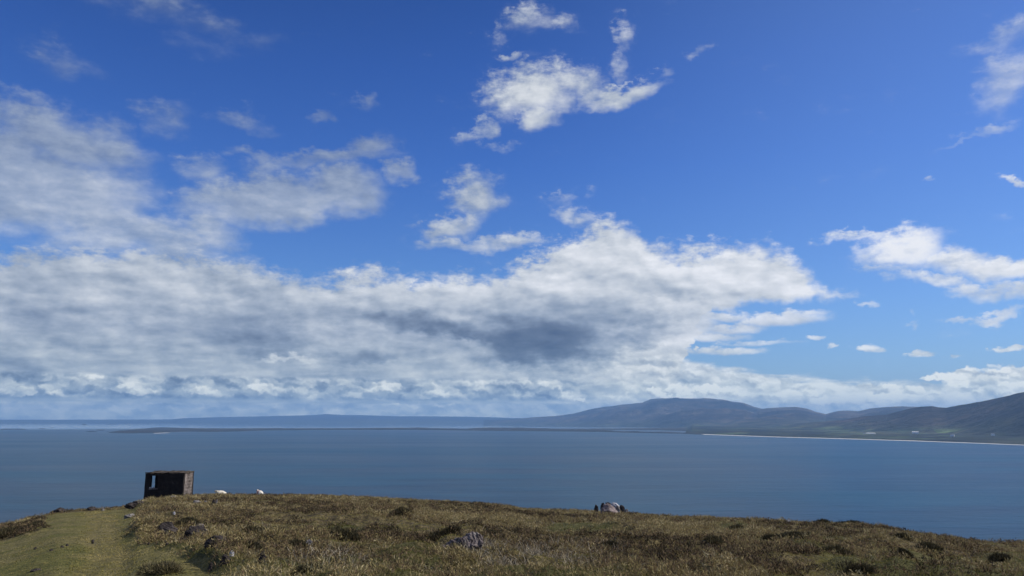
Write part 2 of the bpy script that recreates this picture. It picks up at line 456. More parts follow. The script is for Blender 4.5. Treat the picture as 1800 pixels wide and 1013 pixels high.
# ------------------------------------------------------------------ mountains and far shores
def land_mat(name, heath, green, soil, field_scale=0.0, rough_amt=1.0):
    m, h, p = new_mat(name)
    pp = pos(h)
    n1 = h.noise(pp, 0.0007, 5, 0.6)
    n2 = h.noise(pp, 0.004, 6, 0.62)
    zz = h.sep(pp)[2]
    col = h.mix(h.step(n1, 0.4, 0.6), heath, soil)
    col = h.mix(h.mul(h.step(h.mad(h.sub(n1, 0.5), 300.0, zz), 160, 20), 0.8), col, green)
    if field_scale:
        v = h.voro(h.vm('MULTIPLY', pp, (1.0, 0.6, 0)), field_scale, color=True)
        vr, vg, vb = h.sep(v)
        fcol = h.ramp(vr, [(0, (0.018, 0.024, 0.014)), (0.35, (0.032, 0.046, 0.022)), (0.6, (0.050, 0.075, 0.030)), (0.8, (0.042, 0.044, 0.025)), (1.0, (0.08, 0.078, 0.048))], 'CONSTANT')
        col = h.mix(h.mul(h.step(zz, 70, 15), h.step(h.mad(h.sub(n2, 0.5), 0.6, vg), 0.1, 0.35)), col, fcol)
    col = h.mix(1.0, col, h.ramp(n2, [(0.32, (0.35, 0.35, 0.35)), (0.5, (1, 1, 1)), (0.66, (2.4, 2.2, 2.0))]), 'MULTIPLY')
    col = h.mix(1.0, col, h.ramp(h.noise(pp, 0.00035, 3, 0.55), [(0.40, (0.5, 0.5, 0.55)), (0.58, (1.25, 1.25, 1.2))]), 'MULTIPLY')  # broad dark patches painted into the colour in place of cloud shadows
    h.put(p.inputs['Base Color'], col)
    h.t.links.new(bump(h, h.noise(pp, 0.006, 6, 0.65), 60.0, 1.0 * rough_amt), p.inputs['Normal'])
    return m

def interp(pts, x):
    pts = sorted(pts); xs, ys = zip(*pts)
    return np.interp(x, xs, ys)

def ridge(name, crest, cdist, fdist, mat, x0, x1, nx=420, nt=60, power=1.25, amp=0.16, seed=3, scale=1 / 1500., base=-3.0, back=1.6, shape=None):
    """a range: crest rows over the frame's columns, its real distance and the distance of its foot"""
    px = np.linspace(x0, x1, nx)
    cy = interp(crest, px); cd = interp(cdist, px); fd = interp(fdist, px)
    az_ = np.array([math.atan2(ray(v, HOR)[0], ray(v, HOR)[1]) for v in px])
    zc = np.array([EYE + d * math.tan(math.asin(ray(v, y)[2])) for v, y, d in zip(px, cy, cd)])
    ease = np.clip(np.minimum(px - x0, x1 - px) / 40.0, 0, 1)
    t = np.concatenate([np.linspace(0, 1, nt), 1 + np.linspace(0, 1, 14)[1:]])
    T = t[:, None]
    dist = fd + (cd - fd) * np.where(T <= 1, T, 1 + (T - 1) * back)
    xw = dist * np.sin(az_); yw = dist * np.cos(az_)
    prof = np.where(T <= 1, np.abs(T) ** power, 1 - np.clip(T - 1, 0, 1) ** 1.5)
    if shape is not None: prof = np.where(T <= 1, shape(T, px[None, :]), prof)
    z = base + (zc - base) * prof
    nse = fbm(xw, yw, scale, 6, seed, 0.52, ridged=True) - 0.55
    env = np.where(T <= 1, np.sin(np.pi * np.clip(T, 0, 1)) ** 0.8, np.sin(np.pi * np.clip(T - 1, 0, 1)))
    z = z + np.maximum(zc - base, 20) * amp * 2 * nse * env
    z = z + (zc - base) * 0.012 * (fbm(xw, yw, scale * 9, 3, seed + 9) - 0.5) * 2
    V = np.stack([xw, yw, z], -1).reshape(-1, 3)
    return tag(mesh_np(name, V, grid_quads(len(t), nx), None, mat), kind='structure')

heath = (0.020, 0.018, 0.014); soil = (0.052, 0.042, 0.032); green = (0.034, 0.042, 0.022)
m_far = land_mat('far_land', (0.015, 0.015, 0.012), green, heath)
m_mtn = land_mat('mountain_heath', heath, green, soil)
m_near = land_mat('near_hill_heath', (0.012, 0.011, 0.009), (0.030, 0.036, 0.018), (0.030, 0.023, 0.018), 0.0042)  # tones darkened to carry the cloud shadow lying on this hill
m_plain = land_mat('coastal_fields', (0.03, 0.03, 0.018), (0.04, 0.05, 0.025), (0.05, 0.046, 0.032), 0.0042, 0.3)

# far shore across the bay
ridge('far_hills', [(-300, 738), (100, 738), (300, 737.5), (320, 735.5), (380, 733.5), (440, 732.5), (480, 731.5), (550, 730), (572, 728), (600, 729.5), (640, 730), (700, 732),
      (750, 732), (800, 732.5), (860, 733.5), (900, 735), (950, 736), (1100, 738)],
      [(-300, 38000), (1100, 32000)], [(-300, 31000), (300, 30000), (700, 27500), (1100, 24000)], m_far, -500, 1150, power=0.7, amp=0.16, seed=21, scale=1 / 1800., back=0.5)
# the big mountain with its cloud-topped plateau
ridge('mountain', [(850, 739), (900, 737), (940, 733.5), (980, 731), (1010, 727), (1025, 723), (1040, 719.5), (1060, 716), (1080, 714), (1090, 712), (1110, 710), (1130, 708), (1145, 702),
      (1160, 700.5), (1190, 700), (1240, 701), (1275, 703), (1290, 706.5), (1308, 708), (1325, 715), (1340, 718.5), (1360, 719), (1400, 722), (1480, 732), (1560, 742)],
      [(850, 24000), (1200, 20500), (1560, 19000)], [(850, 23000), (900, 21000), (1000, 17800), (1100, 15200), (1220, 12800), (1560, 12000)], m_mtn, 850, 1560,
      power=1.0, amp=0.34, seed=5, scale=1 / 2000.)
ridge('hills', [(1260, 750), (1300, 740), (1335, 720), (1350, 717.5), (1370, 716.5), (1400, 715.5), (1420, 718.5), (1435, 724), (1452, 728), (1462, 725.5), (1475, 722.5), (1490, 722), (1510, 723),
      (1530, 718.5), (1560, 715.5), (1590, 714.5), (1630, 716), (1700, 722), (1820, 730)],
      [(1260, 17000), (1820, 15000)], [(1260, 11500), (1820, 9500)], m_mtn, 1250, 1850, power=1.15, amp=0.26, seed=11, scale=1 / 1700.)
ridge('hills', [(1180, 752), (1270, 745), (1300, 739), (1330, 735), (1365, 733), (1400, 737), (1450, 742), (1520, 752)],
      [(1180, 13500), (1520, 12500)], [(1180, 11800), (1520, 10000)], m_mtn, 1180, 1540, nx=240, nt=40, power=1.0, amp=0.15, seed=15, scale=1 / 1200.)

# the nearer hill on the right, a dark shoulder rising out of the frame
ridge('hills', [(1300, 757), (1340, 752), (1400, 745), (1450, 741), (1480, 738.5), (1500, 735), (1520, 731.5), (1535, 730.5), (1560, 729), (1600, 718.5), (1620, 715), (1640, 714), (1655, 716.5),
      (1665, 717), (1690, 712), (1710, 709), (1730, 706), (1750, 701), (1775, 696), (1800, 690), (1900, 668), (2100, 645), (2500, 640), (3200, 660)],
      [(1300, 11500), (1500, 9800), (1800, 7600), (3200, 6500)], [(1300, 9500), (1500, 7900), (1600, 7000), (1800, 5700), (3200, 4200)], m_near, 1290, 3000, nx=700, nt=90,
      power=1.0, amp=0.17, seed=31, scale=1 / 1100., shape=lambda T, x: 0.30 * T + 0.70 * np.clip((T - 0.18) / 0.82, 0, 1) ** 1.15)

# ---- coastal plain, sand spit and islets: near shore row and far shore row for each column
def shore(name, near, far, x0, x1, nx, mat, h0=1.5, rise=0.0, amp=5.0, seed=40, nt=26, edge=1.0, sc_=1 / 160.):
    px = np.linspace(x0, x1, nx)
    ny = interp(near, px)
    jit = (fbm(px / 9.0, px * 0, 1.0, 4, seed) - 0.5) * 1.2
    fy = interp(far, px) + jit * 0.6 * np.clip((interp(near, px) - interp(far, px)) / 3, 0, 1)
    n_ = np.array([sea_pt(a, b) for a, b in zip(px, ny)]); f_ = np.array([sea_pt(a, b) for a, b in zip(px, np.minimum(fy, ny - 0.15))])
    t = np.linspace(0, 1, nt)[:, None]
    xw = n_[:, 0] + (f_[:, 0] - n_[:, 0]) * t; yw = n_[:, 1] + (f_[:, 1] - n_[:, 1]) * t
    env = np.clip(np.minimum(t, 1 - t if rise == 0 else 1) * nt / 3.0, 0, 1)
    e2_ = np.clip(np.minimum(px - x0, (x1 - px) if edge else 1e9) / 12.0, 0, 1)
    nse = fbm(xw, yw, sc_, 5, seed, 0.55)
    z = -0.6 + env * e2_ * (h0 + amp * nse ** 2 * 2 + rise * t)
    return tag(mesh_np(name, np.stack([xw, yw, z], -1).reshape(-1, 3), grid_quads(nt, nx), None, mat), kind='structure')

ml, h, p = new_mat('dune_land')
pp = pos(h)
n1 = h.noise(pp, 0.006, 5, 0.6)
c_ = h.ramp(n1, [(0.3, (0.012, 0.013, 0.008)), (0.5, (0.026, 0.026, 0.015)), (0.7, (0.06, 0.048, 0.034)), (0.85, (0.12, 0.10, 0.08))])
h.put(p.inputs['Base Color'], c_)
msand, h, p = new_mat('beach_sand')
h.put(p.inputs['Base Color'], h.mix(h.noise(pos(h), 0.02, 3, 0.6), (0.36, 0.33, 0.27), (0.60, 0.58, 0.53)))

near_spit = [(450, 757), (600, 756), (720, 756), (800, 756.8), (840, 757.3), (900, 758), (1000, 758.9), (1060, 759.6), (1100, 760.7), (1200, 762.7), (1225, 764), (1350, 768.5), (1500, 772.6),
             (1600, 775.6), (1700, 779.3), (1800, 783.2), (2000, 792), (2400, 815)]
spit_far = [(450, 753.4), (600, 753.2), (720, 752.8), (735, 752.4), (800, 753.8), (840, 752.6), (890, 751.6), (930, 752), (1000, 753.8), (1100, 753.9), (1180, 751.9), (1225, 751), (1300, 748)]
land_far = [(1225, 752), (1300, 749), (1400, 749), (1500, 748.5), (1800, 750), (2400, 756)]
inner_near = [(1050, 756.6), (1100, 756.8), (1160, 757.6), (1215, 759.2), (1240, 761)]
# main shore: narrow strip up to the lagoon, then the whole coastal plain
strip_far = [(450, 753.4), (600, 753.4), (720, 752.6), (735, 751.6), (745, 752.5), (770, 753.8), (820, 754.8), (840, 752.2), (870, 751.6), (895, 752), (915, 751.8), (945, 753.2), (970, 754), (1000, 754.6), (1045, 756.2), (1100, 758.8), (1215, 761.4)]
shore('spit', near_spit, strip_far, 300, 1240, 500, ml, 2.0, 0, 6.0, 41)
shore('spit', [(1000, 757.0), (1050, 756.2), (1100, 755.9), (1160, 756.6), (1210, 758.2), (1300, 762)], [(1000, 755), (1060, 754.0), (1100, 753.6), (1160, 752.4), (1215, 751.4), (1300, 750)], 960, 1300, 240, ml, 2.0, 0, 5.0, 42)
shore('coastal_plain', [(x, y - 0.9) for x, y in near_spit], land_far, 1205, 2600, 700, m_plain, 3.0, 30.0, 14.0, 43, nt=60, edge=0, sc_=1 / 500.)
shore('beach', near_spit, [(x, y - 1.3) for x, y in near_spit], 1222, 2600, 500, msand, 1.2, 0.0, 1.0, 44, nt=8)
shore('beach', [(x, y + 0.0) for x, y in near_spit], [(x, y - 0.9) for x, y in near_spit], 560, 1222, 200, msand, 0.8, 0.0, 0.4, 45, nt=6)
# the long low island on the left, its companions and skerries
shore('island', [(180, 761), (195, 761.2), (230, 762), (270, 761.6), (300, 760), (330, 759), (380, 759.6), (420, 758.6), (470, 756.8), (600, 756)],
      [(180, 760.8), (205, 758.5), (240, 755), (270, 751.8), (290, 751.2), (330, 753), (400, 753.8), (470, 753.2), (600, 753.8)], 190, 560, 260, ml, 2.0, 0, 7.0, 46)
shore('beach', [(222, 762.6), (276, 762.6), (320, 760.6)], [(222, 761.6), (276, 761.0), (320, 759.4)], 262, 306, 30, msand, 1.2, 0, .5, 47, nt=5)
for k_, (a, b, yn, yf, hh) in enumerate([(0, 48, 755.6, 753.8, 5), (66, 81, 754.3, 753, 4), (87, 96, 752.6, 751.6, 4), (150, 172, 759.6, 758.2, 5), (168, 186, 757, 755.4, 5), (187, 193, 759.8, 758.6, 4), (186, 206, 746.2, 745.6, 12),
                                        (1012, 1020, 748.2, 747.4, 2), (806, 812, 745.6, 745.0, 4)]):
    shore('island', [(a - 40, yn), (b + 40, yn)], [(a - 40, yf), (b + 40, yf)], a, b, 24, ml, hh, 0, 3, 50 + k_, nt=8)
# rocky stack with steep sides
shore('rock_islet', [(100, 747.2), (200, 747.2)], [(100, 746), (200, 746)], 143, 153, 24, ml, 42, 0, 10, 66, nt=10)

# ---- white farm buildings on the far coastal plain
def box(bm, x0, x1, y0, y1, z0, z1, mi=0):
    vs = [bm.verts.new(v) for v in ((x0, y0, z0), (x1, y0, z0), (x1, y1, z0), (x0, y1, z0), (x0, y0, z1), (x1, y0, z1), (x1, y1, z1), (x0, y1, z1))]
    for f in ((0, 3, 2, 1), (4, 5, 6, 7), (0, 1, 5, 4), (1, 2, 6, 5), (2, 3, 7, 6), (3, 0, 4, 7)):
        bm.faces.new([vs[i] for i in f]).material_index = mi
def obj(name, bm, mats, parent=None, smooth=False):
    me = bpy.data.meshes.new(name); bm.normal_update(); bm.to_mesh(me); bm.free()
    for m in (mats if isinstance(mats, (list, tuple)) else [mats]): me.materials.append(m)
    if smooth: me.polygons.foreach_set('use_smooth', [True] * len(me.polygons))
    o = bpy.data.objects.new(name, me); C.objects.link(o)
    if parent: o.parent = parent
    return o
mwhite, h, p = new_mat('whitewash'); h.put(p.inputs['Base Color'], h.mix(h.noise(objc(h), 0.3, 3), (0.72, 0.72, 0.70), (0.82, 0.82, 0.80)))
mroof, h, p = new_mat('slate_roof'); h.put(p.inputs['Base Color'], h.mix(h.noise(objc(h), 0.5, 3), (0.10, 0.10, 0.11), (0.20, 0.20, 0.21)))
def farm(px, py, ln, zg, label, light_roof=False):
    x, y = sea_pt(px, py, zg)
    e = bpy.data.objects.new('farm_building', None); C.objects.link(e)
    e.location = (x, y, zg); e.rotation_euler.z = -math.atan2(x, y) + random.uniform(-.15, .15)
    tag(e, label, 'building', 'farm buildings on the far coastal plain')
    bm = bmesh.new(); box(bm, -ln / 2, ln / 2, -6, 6, -6, 6.5)
    obj('wall', bm, mwhite, e)
    bm = bmesh.new()
    pts = [(-ln / 2 - .4, -6.5, 6.5), (ln / 2 + .4, -6.5, 6.5), (ln / 2 + .4, 0, 10.5), (-ln / 2 - .4, 0, 10.5), (-ln / 2 - .4, 6.5, 6.5), (ln / 2 + .4, 6.5, 6.5)]
    vs = [bm.verts.new(v) for v in pts]
    for f in ((0, 1, 2, 3), (3, 2, 5, 4), (0, 3, 4), (1, 5, 2), (0, 4, 5, 1)): bm.faces.new([vs[i] for i in f])
    obj('roof', bm, mwhite if light_roof else mroof, e)
farm(1531, 763.5, 60, 14, 'long white farm building below the dark hill, the widest of the white buildings', True)
farm(1520, 763.6, 18, 14, 'small white house at the left end of the long white farm building')
farm(1609, 761.2, 44, 22, 'white building on its own beneath the saddle of the near hill', True)
farm(1674, 765.8, 24, 16, 'small white house among trees in the fields right of the saddle')
farm(1745, 764.5, 20, 22, 'rightmost small white house in the green fields')

# ------------------------------------------------------------------ haze: even air round everything
ph = bpy.data.materials.new('haze_air'); ph.use_nodes = True
t = ph.node_tree; t.nodes.clear()
pv = t.nodes.new('ShaderNodeVolumePrincipled'); oo = t.nodes.new('ShaderNodeOutputMaterial')
pv.inputs['Color'].default_value = (0.30, 0.57, 1.0, 1)
pv.inputs['Density'].default_value = 3.9e-5
pv.inputs['Anisotropy'].default_value = 0.1
t.links.new(pv.outputs[0], oo.inputs['Volume'])
bm = bmesh.new(); box(bm, -45000, 45000, -45000, 45000, -5, 900)
hz = obj('haze', bm, ph); hz['kind'] = 'stuff'

# ------------------------------------------------------------------ the headland under the camera
CREST = [(-400, 935), (0, 922), (60, 910), (100, 899), (160, 897), (220, 892), (253, 880), (300, 874), (340, 872), (380, 870), (450, 870), (540, 870), (600, 871), (700, 877),
         (800, 881), (870, 885), (920, 893), (1000, 896), (1050, 898), (1100, 900), (1200, 907), (1300, 909), (1400, 914), (1500, 917), (1560, 922), (1600, 931), (1700, 941), (1740, 947), (1800, 951), (2200, 975)]
def _dep(px, py):
    v = ray(px, py); return math.degrees(math.atan2(v[0], v[1])), -v[2] / math.hypot(v[0], v[1])
_T = [_dep(x, y + np.interp(x, [-400, 0, 60, 160, 250, 800, 1300, 1560, 1800, 2200], [8, 7, 4, 1, 3, 4, 6, 10, 14, 16])) for x, y in CREST]
T_AZ = np.array([-180, -110, -60] + [a for a, _ in _T] + [70, 110, 180], float)
T_V = np.array([-0.02, 0.04, 0.14] + [b for _, b in _T] + [0.20, 0.08, -0.02], float)
D_AZ = np.array([-180, -60, -33, -22, -16, 0, 8, 20, 33, 60, 180], float)
D_V = np.array([60, 50, 56, 66, 78, 74, 62, 52, 46, 44, 60], float)
def terr_ab(azd):
    T_ = (np.interp(azd - 0.4, T_AZ, T_V) + np.interp(azd, T_AZ, T_V) * 2 + np.interp(azd + 0.4, T_AZ, T_V)) / 4
    D_ = np.interp(azd, D_AZ, D_V)
    return T_ - 3.2 / D_, 1.6 / D_ ** 2

def smooth_z(x, y):
    d = np.hypot(x, y); azd = np.degrees(np.arctan2(x, y))
    a, b = terr_ab(azd)
    return EYE - 1.6 - a * d - b * d * d

def ground_pt(px, py, maxd=None):
    """where the sight line through a photo pixel meets the smooth hillside"""
    azd, T_ = _dep(px, py)
    a, b = terr_ab(np.array([azd])); a, b = a[0], b[0]
    disc = (T_ - a) ** 2 - 6.4 * b
    d = ((T_ - a) - math.sqrt(disc)) / (2 * b) if disc > 0 else math.sqrt(1.6 / b)
    if maxd: d = maxd
    return math.sin(math.radians(azd)) * d, math.cos(math.radians(azd)) * d

# masks drawn on the ground: rasterised in (azimuth, log distance)
MA0, MA1, ML0, ML1, MN, MM = -50.0, 50.0, math.log(6.0), math.log(110.0), 700, 420
def ground_mask(polys, blur=3):
    ga, gl = np.meshgrid(np.linspace(MA0, MA1, MN), np.linspace(ML0, ML1, MM))
    out_ = np.zeros_like(ga)
    for poly in polys:
        pts = []
        for px, py in poly:
            gx, gy = ground_pt(px, py); pts.append((math.degrees(math.atan2(gx, gy)), math.log(math.hypot(gx, gy))))
        inside = np.zeros(ga.shape, bool)
        for (x1, y1), (x2, y2) in zip(pts, pts[1:] + pts[:1]):
            c = ((y1 > gl) != (y2 > gl))
            with np.errstate(all='ignore'): xs = (x2 - x1) * (gl - y1) / (y2 - y1) + x1
            inside ^= c & (ga < xs)
        out_ = np.maximum(out_, inside.astype(float))
    for _ in range(blur):
        out_ = (out_ + np.roll(out_, 1, 0) + np.roll(out_, -1, 0) + np.roll(out_, 1, 1) + np.roll(out_, -1, 1)) / 5
    return out_
def sample(mask, x, y):
    a = np.degrees(np.arctan2(x, y)); l = np.log(np.maximum(np.hypot(x, y), 1e-3))
    fa = np.clip((a - MA0) / (MA1 - MA0) * (MN - 1), 0, MN - 1.001); fl = np.clip((l - ML0) / (ML1 - ML0) * (MM - 1), 0, MM - 1.001)
    i, j = fl.astype(int), fa.astype(int); u, v = fl - i, fa - j
    r_ = (mask[i, j] * (1 - v) + mask[i, j + 1] * v) * (1 - u) + (mask[i + 1, j] * (1 - v) + mask[i + 1, j + 1] * v) * u
    return r_ * ((a > MA0) & (a < MA1))

TRACK = ground_mask([[(-500, 1500), (-400, 975), (-60, 955), (0, 948), (50, 941), (76, 932), (80, 920), (70, 908), (92, 900), (130, 897), (190, 894), (232, 892), (246, 897), (236, 908), (232, 925),
                      (236, 940), (255, 952), (285, 960), (325, 968), (345, 980), (375, 992), (385, 1010), (400, 1050), (440, 1200), (480, 1500)]], 5)
GREEN = ground_mask([[(255, 950), (340, 962), (380, 985), (420, 1000), (520, 1003), (620, 975), (700, 965), (760, 975), (790, 1000), (760, 1100), (300, 1100), (240, 1000)],
                     [(800, 996), (1100, 1002), (1160, 1040), (1000, 1100), (760, 1100)], [(950, 925), (1010, 918), (1070, 928), (1120, 938), (1060, 946), (980, 940)],
                     [(1420, 965), (1500, 975), (1600, 972), (1760, 985), (1900, 1000), (1900, 1060), (1550, 1050), (1440, 1000)], [(1240, 925), (1300, 918), (1340, 930), (1270, 945)],
                     [(1320, 955), (1420, 945), (1540, 955), (1420, 968)], [(560, 930), (620, 925), (650, 936), (590, 942)]], 7)
TUFT = ground_mask([[(800, 985), (830, 960), (900, 950), (1080, 965), (1100, 990), (1010, 1003), (850, 1000)], [(540, 985), (640, 985), (640, 1010), (520, 1010)]], 4)

def ground_z(x, y):
    x = np.asarray(x, float); y = np.asarray(y, float)
    d = np.hypot(x, y)
    tr = sample(TRACK, x, y)
    near = np.clip((110 - d) / 20, 0, 1)
    far_soft = np.clip(1.25 - d / 75, 0.35, 1)
    z = smooth_z(x, y)
    hum = (fbm(x, y, 0.85, 3, 71) - 0.5) * 0.55 + (fbm(x, y, 0.22, 2, 75) - 0.5) * 0.35 + (fbm(x, y, 2.1, 2, 79) - 0.5) * 0.20
    z = z + near * far_soft * (1 - tr) * (hum + 0.04)
    z = z - near * tr * 0.06 + near * tr * (fbm(x, y, 0.35, 3, 78) - 0.5) * 0.10
    return z

def real_pt(px, py, dist=None):
    """where the sight line meets the real, hummocky ground"""
    v = ray(px, py); a = math.atan2(v[0], v[1]); T_ = v[2] / math.hypot(v[0], v[1])
    if dist: return math.sin(a) * dist, math.cos(a) * dist
    ds = np.arange(9.0, 95.0, 0.1)
    gap = ground_z(np.sin(a) * ds, np.cos(a) * ds) - (EYE + T_ * ds)
    hit = np.nonzero(gap > 0)[0]
    d_ = ds[hit[0]] if len(hit) else ds[10:][int(np.argmax((gap / ds)[10:]))]
    return math.sin(a) * d_, math.cos(a) * d_

azs = np.concatenate([np.arange(-180, -48, 4.0), np.arange(-46, 46.01, 0.14), np.arange(50, 180, 4.0)])
rs = np.concatenate([[0.3, 1, 2, 3.5, 5, 6.5], np.geomspace(8, 100, 330), np.geomspace(106, 900, 40)])
ar = np.radians(azs)
X = rs[:, None] * np.sin(ar); Y = rs[:, None] * np.cos(ar)
Z = ground_z(X, Y)
cliff = np.clip((rs[:, None] - 130) / 200, 0, 1)
Z = Z + cliff * (fbm(X, Y, 0.02, 5, 90) - 0.5) * 14
Z = np.maximum(Z, -4.0)

mg, h, p = new_mat('headland_turf')
pp = pos(h)
tr_ = attr(h, 'track'); gr_ = attr(h, 'green')
n1 = h.noise(pp, 0.55, 5, 0.62); n2 = h.noise(pp, 3.2, 5, 0.7); n3 = h.noise(pp, 14.0, 3, 0.7)
turf = h.ramp(h.mad(h.sub(n3, 0.5), 0.5, n2), [(0.25, (0.055, 0.052, 0.018)), (0.45, (0.125, 0.112, 0.040)), (0.60, (0.19, 0.160, 0.062)), (0.8, (0.28, 0.23, 0.11))])
turf = h.mix(h.step(n1, 0.42, 0.62), turf, h.mix(1.0, turf, (0.76, 0.84, 0.58), 'MULTIPLY'))
turf = h.mix(h.mul(h.step(attr(h, 'rut'), 0.1, 0.9), 0.3), turf, (0.20, 0.155, 0.080))
moor = h.ramp(h.mad(h.sub(n3, 0.5), 0.4, n2), [(0.32, (0.018, 0.014, 0.009)), (0.5, (0.085, 0.066, 0.032)), (0.68, (0.20, 0.16, 0.075))])
moor = h.mix(h.mul(gr_, 0.6), moor, (0.075, 0.082, 0.026))
h.put(p.inputs['Base Color'], h.mix(h.step(h.mad(h.sub(n2, 0.5), 0.3, tr_), 0.35, 0.65), moor, turf))
h.t.links.new(bump(h, h.add(h.mul(n2, 1.0), h.mul(n3, 0.5)), 0.22, 1.0), p.inputs['Normal'])

def rut_val(x, y):
    """two worn wheel lines along the track"""
    a = np.degrees(np.arctan2(x, y)); d = np.hypot(x, y)
    r_ = 0
    for line in ([(150, 1100), (160, 1013), (168, 960), (165, 930), (158, 900)], [(205, 1100), (205, 1013), (200, 960), (190, 930), (178, 900)]):
        P_ = [ground_pt(px, py) for px, py in line]
        ds = [math.hypot(*q__) for q__ in P_]; as_ = [math.degrees(math.atan2(*q__)) for q__ in P_]
        i_ = np.argsort(ds); c = np.interp(d, np.array(ds)[i_], np.array(as_)[i_])
        off = (a - c) * d * math.pi / 180 + (fbm(x, y, 0.3, 2, 5) - 0.5) * 0.8
        r_ = np.maximum(r_, np.exp(-(off / 0.26) ** 2))
    return r_ * (d < 80)
xf, yf = X.ravel(), Y.ravel()
rut = rut_val(xf, yf) * sample(TRACK, xf, yf)
V = np.stack([xf, yf, Z.ravel() - 0.07 * rut], -1)
cen = len(V); V = np.vstack([V, [[0, 0, EYE - 1.6]]])
na = len(azs)
q_ = grid_quads(len(rs), na, True)[:, ::-1]
t_ = np.stack([np.arange(na), (np.arange(na) + 1) % na, np.full(na, cen)], -1)[:, ::-1]
tag(mesh_np('ground', V, q_, t_, mg, attrs={'track': np.append(sample(TRACK, xf, yf), 0), 'green': np.append(sample(GREEN, xf, yf), 0), 'rut': np.append(rut, 0)}), kind='structure')

# ------------------------------------------------------------------ vegetation, built blade by blade
def veg_mat(name, stops, trans=0.25):
    m, h, p = new_mat(name)
    c = h.ramp(attr(h, 'tint'), stops)
    h.put(p.inputs['Base Color'], c)
    p.inputs['Roughness'].default_value = 0.75
    tl = h.node('ShaderNodeBsdfTranslucent'); h.put(tl.inputs[0], c)
    mx_ = h.node('ShaderNodeMixShader'); mx_.inputs[0].default_value = trans
    o = [n for n in h.t.nodes if n.type == 'OUTPUT_MATERIAL'][0]
    h.t.links.new(p.outputs[0], mx_.inputs[1]); h.t.links.new(tl.outputs[0], mx_.inputs[2]); h.t.links.new(mx_.outputs[0], o.inputs[0])
    return m
heather_m = veg_mat('heather_sprigs', [(0.0, (0.024, 0.020, 0.011)), (0.18, (0.085, 0.060, 0.036)), (0.36, (0.215, 0.145, 0.086)), (0.50, (0.195, 0.155, 0.066)), (0.72, (0.28, 0.228, 0.095)), (1.0, (0.42, 0.35, 0.20))])
grass_m = veg_mat('grass_blades', [(0.0, (0.075, 0.080, 0.022)), (0.35, (0.165, 0.150, 0.044)), (0.6, (0.245, 0.215, 0.068)), (0.85, (0.33, 0.27, 0.11)), (1.0, (0.42, 0.34, 0.19))], 0.35)
turf_m = veg_mat('turf_blades', [(0.0, (0.095, 0.090, 0.024)), (0.5, (0.215, 0.185, 0.055)), (1.0, (0.38, 0.305, 0.12))], 0.3)
dead_m = veg_mat('dead_stalks', [(0.0, (0.16, 0.13, 0.09)), (0.5, (0.30, 0.26, 0.19)), (1.0, (0.48, 0.43, 0.34))], 0.1)

def blades(base, dirv, length, width, droop, tint, simple):
    """tapered blades: a quad and a tip triangle, or a lone triangle when far away"""
    n = len(base)
    side = np.cross(dirv, rng.normal(size=(n, 3))); side /= np.linalg.norm(side, axis=1, keepdims=True) + 1e-9
    w = (side * width[:, None] * 0.5)
    tip = base + dirv * length[:, None]; tip[:, 2] -= droop * length
    if simple:
        V = np.stack([base - w, base + w, tip], 1).reshape(-1, 3)
        return V, np.zeros((0, 4), int), np.arange(n * 3).reshape(-1, 3), np.repeat(tint, 3)
    mid = base + dirv * (length * 0.55)[:, None]; mid[:, 2] += droop * length * 0.08
    V = np.stack([base - w, base + w, mid + w * 0.7, mid - w * 0.7, tip], 1).reshape(-1, 3)
    o = np.arange(n)[:, None] * 5
    return V, o + np.array([[0, 1, 2, 3]]), o + np.array([[3, 2, 4]]), np.repeat(tint, 5)

def merge(parts):
    Vs, Qs, Ts, As, o = [], [], [], [], 0
    for V, Q_, T_, A in parts:
        Vs.append(V); Qs.append(Q_ + o); Ts.append(T_ + o); As.append(A); o += len(V)
    return np.vstack(Vs), np.vstack(Qs), np.vstack(Ts), np.concatenate(As)

AZ_LIM = 43.0
def scatter(n, d0=9.0, d1=92.0):
    a = np.radians(rng.uniform(-AZ_LIM, AZ_LIM, n)); d = np.exp(rng.uniform(math.log(d0), math.log(d1), n))
    return np.sin(a) * d, np.cos(a) * d, d

def clump_blades(cx, cy, cr, chh, tone, per, keepz=None):
    """heather clumps: sprigs growing out of low domes"""
    n = len(cx) * per
    i = np.repeat(np.arange(len(cx)), per)
    th = rng.uniform(0, 2 * np.pi, n); rr_ = np.sqrt(rng.uniform(0, 1, n))
    x = cx[i] + np.cos(th) * rr_ * cr[i]; y = cy[i] + np.sin(th) * rr_ * cr[i]
    z = ground_z(x, y) + chh[i] * (1 - rr_ ** 2) * rng.uniform(0.45, 0.85, n) - 0.02
    d = np.hypot(x, y)
    dirv = np.stack([np.cos(th) * rr_ * 0.9, np.sin(th) * rr_ * 0.9, 0.75 + 0 * th], -1) + rng.normal(size=(n, 3)) * 0.38
    dirv[:, 2] = np.abs(dirv[:, 2]); dirv /= np.linalg.norm(dirv, axis=1, keepdims=True)
    ln = rng.uniform(0.028, 0.070, n) * (0.8 + chh[i] * 1.2) * (0.8 + d / 45)
    wd = rng.uniform(0.006, 0.014, n) * (0.5 + d / 20)
    tint = np.clip(tone[i] + rng.normal(size=n) * 0.19 - 0.10 * rr_, 0, 1)
    return np.stack([x, y, z], -1), dirv, ln, wd, np.full(n, 0.08), tint

